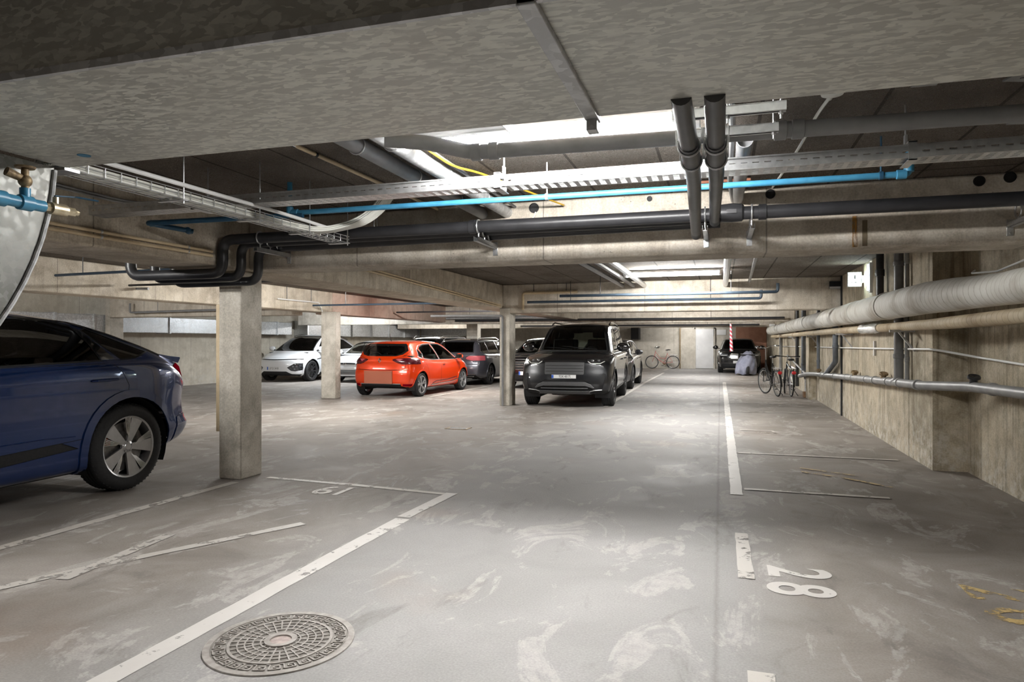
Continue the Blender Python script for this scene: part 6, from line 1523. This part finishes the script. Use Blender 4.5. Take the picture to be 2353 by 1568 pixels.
# --- black car at the end wall
L = 4.36
c = front_car('car', 'black car facing the camera in front of the terracotta end wall', L, 1.84, 1.56, 2.67, .86, .345, PT['black'], (.80, 31.35+L/2), -PI/2, 3.35, 1.06, 2.55, None, 1.06, .94)
x = lambda u: u-L/2
c.cut([(-.66, 1.06), (.66, 1.06), (.55, 1.47), (-.55, 1.47)], 'screen', 'windscreen', M['glass_dark'], -.004, seam=.02, xr=(x(2.1), 9))
c.cut(ux(L, [(.7, 1.1), (1.8, 1.09), (1.8, 1.45), (1.0, 1.43)]), 'side', 'rear_door_glass', M['glass_clear'], -.004, seam=.016)
c.cut(ux(L, [(1.88, 1.09), (3.1, 1.06), (2.6, 1.40), (2.3, 1.45), (1.88, 1.46)]), 'side', 'front_door_glass', M['glass_clear'], -.004, seam=.016)
c.cut([(-.5, 1.15), (.5, 1.15), (.45, 1.42), (-.45, 1.42)], 'rear', 'rear_window', M['glass_clear'], -.004, seam=.02, xr=(-9, x(.7)))
for sg in (1, -1):
    p = [(.05, .62), (.36, .64), (.40, .80), (.34, .86), (.05, .86)]; c.cut(p if sg > 0 else mirror(p), 'front', 'kidney_grille', M['satin'], .004, seam=.01)
    p = [(.48, .76), (.86, .76), (.86, .86), (.48, .85)]; c.cut(p if sg > 0 else mirror(p), 'front', 'head_lamp', M['lens'], .004, seam=.006)
c.cut([(-.8, .24), (.8, .24), (.7, .42), (-.7, .42)], 'front', 'lower_grille', M['plastic'], -.01)
c.finish(); c.liners(.34); c.wheels('five', rim_r=.24)
for sd in (1, -1):
    door_mirror(c, x(3.05), 1.13, sd, PT['black'], 1.05, y=.86)
    c.trim('front', [(sd*.52, .79), (sd*.66, .78), (sd*.8, .80)], .014, 'running_light', M['white'], lift=.008)
    c.trim('front', [(sd*.05, .62), (sd*.36, .64), (sd*.40, .80), (sd*.34, .86), (sd*.05, .86)], .014, 'grille_frame', M['chrome'], closed=True, lift=.004)
h, nn = c.hit('front', 0, .5); plate(c, h.x+.015, .5, .52, .11, True, blue=False, mat=M['plate_white'])
c.trim('front', [(-.7, .2), (.7, .2)], .014, 'bumper_strip', M['satin'], lift=.004)
c.seats([(.25, .38, .48), (.25, -.38, .48), (-.6, 0, 1.2)], dash=(1.0, 1.0), z=.62)

# --- dark car far behind, only its roof shows over the orange car
L = 4.6
c = front_car('car', 'black car far behind the orange one, only its roof showing', L, 1.86, 1.60, 2.8, .9, .35, PT['black'], (-11.35, 27.2), PI/2, 3.45, 1.08, 2.55, None, 1.06, .94)
x = lambda u: u-L/2
c.cut([(-.66, 1.08), (.66, 1.08), (.55, 1.5), (-.55, 1.5)], 'screen', 'windscreen', M['glass_black'], -.004, seam=.02, xr=(x(2.1), 9))
c.cut(ux(L, [(.7, 1.12), (3.1, 1.10), (2.6, 1.44), (2.3, 1.5), (1.0, 1.47)]), 'side', 'door_glass', M['glass_black'], -.004, seam=.016)
c.cut([(-.5, 1.2), (.5, 1.2), (.45, 1.47), (-.45, 1.47)], 'rear', 'rear_window', M['glass_black'], -.004, seam=.02, xr=(-9, x(.7)))
c.finish(); c.liners(.34); c.wheels('five', rim_r=.24)
for sd in (1, -1):
    bm = BM(); tube(bm, [(x(.5), sd*.6, 1.52), (x(.8), sd*.6, 1.63), (x(2.3), sd*.59, 1.65), (x(2.7), sd*.58, 1.55)], .016, 6); mk('roof_rail', bm, M['satin'], c.root)
# ------------------------------------------------------------------ bicycles, covered scooter, striped pole
def bike(label, loc, heading, color, kind, lean=0.0, light=True, rack=True, basket=False, R=.335, steer=0.0, alloy='alloy', seat_h=.95, bar_h=1.05):
    """local +x forward, rear hub at x=0; stands on the ground"""
    t = thing('bicycle', label, 'bicycle', (loc[0], loc[1], 0), heading); t.rotation_euler = (lean, 0, heading)
    fm = color if not isinstance(color, str) else M[color]
    WB = 1.06; hub = V(0, 0, R); fh = V(WB, 0, R); bb = V(.44, 0, .28); st = V(.27, 0, seat_h-.14); hd_t = V(.86, 0, bar_h-.14 if bar_h < 1.1 else .92); hd_b = V(.92, 0, .68)
    def wheel_(c, par_steer=0):
        h = bpy.data.objects.new('wheel', None); COL.objects.link(h); h.parent = t; h.location = c; h.rotation_euler = (0, 0, par_steer); h.empty_display_size = .05
        bm = BM(); n = 40; tube(bm, [(math.cos(a)*(R-.018), 0, math.sin(a)*(R-.018)) for a in [i*2*PI/n for i in range(n)]], .018, 8, closed=True); mk('tyre', bm, M['rubber'], h)
        bm = BM(); tube(bm, [(math.cos(a)*(R-.04), 0, math.sin(a)*(R-.04)) for a in [i*2*PI/n for i in range(n)]], .010, 6, closed=True); rim = mk('rim', bm, M[alloy], h)
        bm = BM()
        for i in range(18):
            a = 2*PI*i/18; s = .03 if i % 2 else -.03; tube(bm, [(math.cos(a+.5)*.02, s, math.sin(a+.5)*.02), (math.cos(a)*(R-.045), 0, math.sin(a)*(R-.045))], .0022, 4)
        cyl(bm, (0, -.045, 0), (0, .045, 0), .02, n=10); mk('spokes', bm, M['zinc'], h)
    wheel_(hub); wheel_(fh, steer)
    bm = BM(); r = .016
    if kind == 'city': tube(bm, rounded([bb, bb.lerp(hd_b, .5)+V(0, 0, -.06), hd_b], .3, 6), .019, 8); tube(bm, rounded([V(.36, 0, .52), V(.62, 0, .52), hd_t+V(.02, 0, -.06)], .2, 6), .014, 8)
    else: tube(bm, [bb, hd_b], .02, 8); tube(bm, [st+V(.02, 0, -.08), hd_t+V(.01, 0, -.03)], .018, 8)
    tube(bm, [bb, st], r, 8); tube(bm, [hd_b, hd_t], .02, 8)
    for s in (-1, 1):
        tube(bm, [bb+V(0, s*.03, 0), hub+V(0, s*.055, 0)], .010, 6); tube(bm, [st+V(0, s*.015, -.05), hub+V(0, s*.055, 0)], .008, 6)
    cyl(bm, bb+V(0, -.04, 0), bb+V(0, .04, 0), .024, n=12); mk('frame', bm, fm, t)
    bm = BM(); rot = Matrix.Rotation(steer, 3, 'Z'); fc = fh
    for s in (-1, 1): tube(bm, [hd_b+V(0, s*.045, -.03), fc+rot @ V(-.01, s*.05, .0)], .011, 6)
    tube(bm, [hd_b+V(0, -.045, -.03), hd_b+V(0, .045, -.03)], .012, 6); mk('fork', bm, fm, t)
    bm = BM(); tube(bm, [st, V(.25, 0, seat_h)], .013, 8); mk('seat_post', bm, M['zinc'], t)
    bm = BM(); bmesh.ops.create_uvsphere(bm, u_segments=16, v_segments=10, radius=1)
    for v in bm.verts:
        c = v.co; wd = .085 if c.x < 0 else .085-.06*c.x; v.co = V(.24+c.x*.135, c.y*wd, seat_h+.02+c.z*.028-(.012 if c.x > .2 else 0))
    mk('saddle', bm, M['black'], t)
    tp = V(hd_t.x-.03, 0, bar_h); bm = BM(); tube(bm, [hd_t, V(tp.x, 0, bar_h-.02), tp+rot @ V(.06, 0, 0)], .012, 8); mk('stem', bm, M['zinc'], t)
    b0 = tp+rot @ V(.06, 0, 0)
    def H(*a): return b0+rot @ V(*a)
    bm = BM()
    if kind == 'city': pts = [H(-.22, -.29, .04), H(-.05, -.29, .05), H(.05, -.2, .04), H(.03, -.08, -.005), H(0, 0, 0), H(.03, .08, -.005), H(.05, .2, .04), H(-.05, .29, .05), H(-.22, .29, .04)]
    else: pts = [H(-.03, -.31, .02), H(0, -.15, .01), H(0, 0, 0), H(0, .15, .01), H(-.03, .31, .02)]
    tube(bm, rounded(pts, .06, 5), .011, 8); hb = mk('handlebar', bm, M['chrome'] if kind == 'city' else M['black'], t)
    bm = BM()
    for i in (0, -1):
        a, b = Vector(pts[i]), Vector(pts[1 if i == 0 else -2]); cyl(bm, a, a.lerp(b, .6 if kind == 'city' else .75), .017, n=10)
    mk('grip', bm, M['black'], hb)
    bm = BM()
    for s in (-1, 1):
        e = Vector(pts[0 if s < 0 else -1]); i_ = Vector(pts[1 if s < 0 else -2]); p = e.lerp(i_, .9); tube(bm, [p, p+rot @ V(.05, 0, -.02), e+rot @ V(.06, 0, -.03)], .006, 6)
    mk('brake_lever', bm, M['zinc'], hb)
    bm = BM(); cyl(bm, bb+V(0, -.05, 0), bb+V(0, -.056, 0), .085, n=24); mk('chainring', bm, M['rust'] if kind == 'city' else M['black'], t)
    for s, a in ((-1, -.9), (1, -.9+PI)):
        e = bb+V(math.cos(a)*.165, s*.075, math.sin(a)*.165); bm = BM(); beam(bm, bb+V(0, s*.065, 0), e, .02, .012); k = mk('crank', bm, M['zinc'], t)
        bm = BM(); obox(bm, e+V(0, s*.05, 0), (.09, .085, .022)); mk('pedal', bm, M['black'], k, bevel=.004)
    bm = BM(); tube(bm, [hub+V(0, -.05, .035), bb+V(0, -.053, .085)], .004, 4); tube(bm, [hub+V(0, -.05, -.035), bb+V(0, -.053, -.085)], .004, 4); mk('chain', bm, M['rust'], t)
    def guard(c, a0, a1, st_=0, name='mudguard'):
        rr_ = R+.022; n = 18; bm = BM(); A = []; rt = Matrix.Rotation(st_, 3, 'Z')
        for i in range(n+1):
            a = math.radians(a0+(a1-a0)*i/n); A.append([bm.verts.new(c+rt @ V(math.cos(a)*(rr_-(.008 if abs(k) == 2 else 0)), k*.014, math.sin(a)*(rr_-(.008 if abs(k) == 2 else 0)))) for k in (-2, -1, 0, 1, 2)])
        for p, q in zip(A, A[1:]):
            for k in range(4): bm.faces.new((p[k], p[k+1], q[k+1], q[k]))
        o = mk(name, bm, M['black'] if kind != 'city' or light else M['zinc'], t); m = o.modifiers.new('gauge', 'SOLIDIFY'); m.thickness = .002
        bm = BM()
        for s in (-1, 1): tube(bm, [c+rt @ V(0, s*.05, 0), c+rt @ V(math.cos(math.radians(a1-12))*rr_, s*.026, math.sin(math.radians(a1-12))*rr_)], .003, 5)
        mk('guard_stay', bm, M['zinc'], t)
    guard(hub, 35, 190); guard(fh, 30, 185, steer)
    if rack:
        bm = BM()
        for y in (-.06, 0, .06): tube(bm, [(.16, y, .73), (-.22, y, .72)], .005, 6)
        tube(bm, [(-.22, -.06, .72), (-.22, .06, .72)], .005, 6)
        for s in (-1, 1): tube(bm, [(-.12, s*.06, .72), (0, s*.06, R)], .005, 6); tube(bm, [(.16, s*.06, .73), (.25, s*.02, .76)], .005, 6)
        mk('luggage_rack', bm, M['zinc'], t)
    if light:
        bm = BM(); bmesh.ops.create_uvsphere(bm, u_segments=14, v_segments=10, radius=1, matrix=Matrix.Translation((-.29, 0, .62)) @ Matrix.Diagonal((.03, .055, .045, 1))); mk('rear_light', bm, simple('red bicycle lamp', (.75, .01, .02), .2, 0, coat=1.0), t)
        bm = BM(); beam(bm, (-.20, 0, .72), (-.28, 0, .63), .02, .01); mk('light_bracket', bm, M['black'], t)
    bm = BM(); tube(bm, [V(.33, -.03, .27), V(.24, -.2, .012)], .009, 6); mk('kickstand', bm, M['black'], t)
    return t
black_paint = simple('black bicycle enamel', (.015, .015, .016), .3); dark_paint = simple('dark grey bicycle enamel', (.05, .05, .052), .3)
bike('tall black city bicycle with swept chrome handlebars and a round red tail light', (1.40, 18.62), PI/2+.22, black_paint, 'city', lean=-.05, steer=.25, bar_h=1.24, seat_h=.99)
bike('lower dark bicycle with flat black handlebars, nearest the right wall', (1.73, 18.7), PI/2+.06, dark_paint, 'flat', lean=.03, steer=-.2, bar_h=1.0, seat_h=.92, R=.33)
bike('pale red city bicycle leaning at the end wall left of the grey door', (-2.32, 35.9), PI, speckled('faded red enamel', (.5, .16, .14), (.62, .3, .27), 12, .5), 'city', lean=-.05, light=False, bar_h=1.06, seat_h=.95)

# scooter under a grey cover
T = thing('covered_scooter', 'motor scooter under a pale grey-blue fabric cover in front of the black car', 'scooter', (1.02, 30.05, 0), 0)
bm = BM(); n = 56
def cover_r(a, h):
    # plan: long along local y, slim across
    k = math.sqrt((math.cos(a)/.42)**2+(math.sin(a)/.72)**2); base = 1/k
    f = {0: 1.0}
    prof = [(0.06, .96), (.25, 1.0), (.5, .93), (.68, .80), (.8, .62), (.9, .40), (.97, .16)]
    for (h0, r0), (h1, r1) in zip(prof, prof[1:]):
        if h <= h1: r = r0+(r1-r0)*(h-h0)/(h1-h0); break
    fold = 1+.07*math.sin(a*7+h*5)*(1-h)+.05*math.sin(a*13-h*9)*(1-h*.7)+.06*math.cos(a*3+2)*(1-h)
    return base*r*fold
hs = [.06, .12, .2, .3, .4, .5, .58, .66, .72, .78, .84, .9, .95, .97]; Rg = []
for h in hs:
    Rg.append([bm.verts.new((cover_r(2*PI*i/n, h)*math.cos(2*PI*i/n)+.12*h*h, cover_r(2*PI*i/n, h)*math.sin(2*PI*i/n)-.12*(h-.5), h+.03*math.sin(i*.9+h*4)*(1-h)+(.05*max(0, math.sin(2*PI*i/n*2+1)) if h > .8 else 0))) for i in range(n)])
for a, b in zip(Rg, Rg[1:]): skin(bm, a, b)
bm.faces.new(Rg[-1])
cm = NT('grey cover fabric'); q = cm.noise(cm.coords(), 4, 5); cm.set(color=cm.ramp(q, [(.35, (.2, .21, .28)), (.7, (.33, .34, .43))]), rough=.65); cm.bump(cm.noise(cm.coords((1, 1, .4)), 9, 4, .6, .8), .6, .03)
o = mk('fabric_cover', bm, cm.m, T, smooth=70); md = o.modifiers.new('sub', 'SUBSURF'); md.levels = 1; md.render_levels = 1
bm = BM(); obox(bm, (.33, -.5, .52), (.02, .16, .3), Matrix.Rotation(.2, 3, 'Z')); mk('cover_patch', bm, M['plastic_grey'], T, bevel=.008)
for y in (-.5, .55):
    bm = BM(); Mx = Matrix.Translation((.05, y, .22)) @ Matrix.Rotation(PI/2, 4, 'Y'); lathe(bm, [(.11, -.05), (.19, -.06), (.22, -.03), (.22, .03), (.19, .06), (.11, .05)], 28, Mx, close=True); mk('wheel', bm, M['rubber'], T)
bm = BM(); tube(bm, rounded([(.05, -.5, .22), (.05, -.38, .8), (.05, .0, .35), (.05, .55, .3)], .15), .04, 8); beam(bm, (-.25, -.38, .84), (.35, -.38, .84), .05, .05); beam(bm, (.05, .05, .62), (.05, .6, .66), .22, .14); mk('scooter_frame', bm, M['plastic'], T)
# striped pole hung from the ceiling
T = thing('striped_pole', 'red and white striped marker hanging above the black car bonnet', 'pole', (.44, 29.3, 1.0), 0)
def stripe_mat():
    s = NT('red white stripes'); v = s.coords(); z = s.sep(v); f = s.math('FRACT', s.math('MULTIPLY', s.math('ADD', z[2], s.math('MULTIPLY', z[0], .9)), 6.0))
    s.set(color=s.mix(s.math('GREATER_THAN', f, .48), (.72, .68, .68), (.6, .06, .10)), rough=.5); return s.m
bm = BM(); cyl(bm, (0, 0, 0), (-.03, 0, 1.12), .07, .035, 14); mk('striped_tube', bm, stripe_mat(), T)
bm = BM(); cyl(bm, (-.03, 0, 1.12), (-.03, 0, 1.66), .006, n=6); mk('cord', bm, M['black'], T)
EXPO = 1.42
# ------------------------------------------------------------------ world, camera, view
w = bpy.data.worlds.new('World'); SC.world = w; w.use_nodes = True
w.node_tree.nodes['Background'].inputs[0].default_value = (.02, .02, .02, 1)
cam = bpy.data.cameras.new('camera'); co = bpy.data.objects.new('camera', cam); COL.objects.link(co)
cam.sensor_width = 36; cam.lens = 36*1568.7/2353; cam.clip_start = .05; cam.clip_end = 200
co.location = (0, 0, 1.42); co.rotation_euler = (PI/2, 0, math.atan2(478.5, 1568.7))
SC.camera = co
SC.view_settings.view_transform = 'Standard'; SC.view_settings.look = 'None'; SC.view_settings.exposure = EXPO; SC.view_settings.gamma = 1.0
try: SC.view_settings.use_curve_mapping = False
except Exception: pass
SC.cycles.max_bounces = 8; SC.cycles.diffuse_bounces = 5; SC.cycles.glossy_bounces = 4; SC.cycles.transmission_bounces = 6; SC.cycles.transparent_max_bounces = 10
SC.cycles.caustics_reflective = False; SC.cycles.caustics_refractive = False; SC.cycles.sample_clamp_indirect = 6
SC.cycles.adaptive_threshold = 0.02
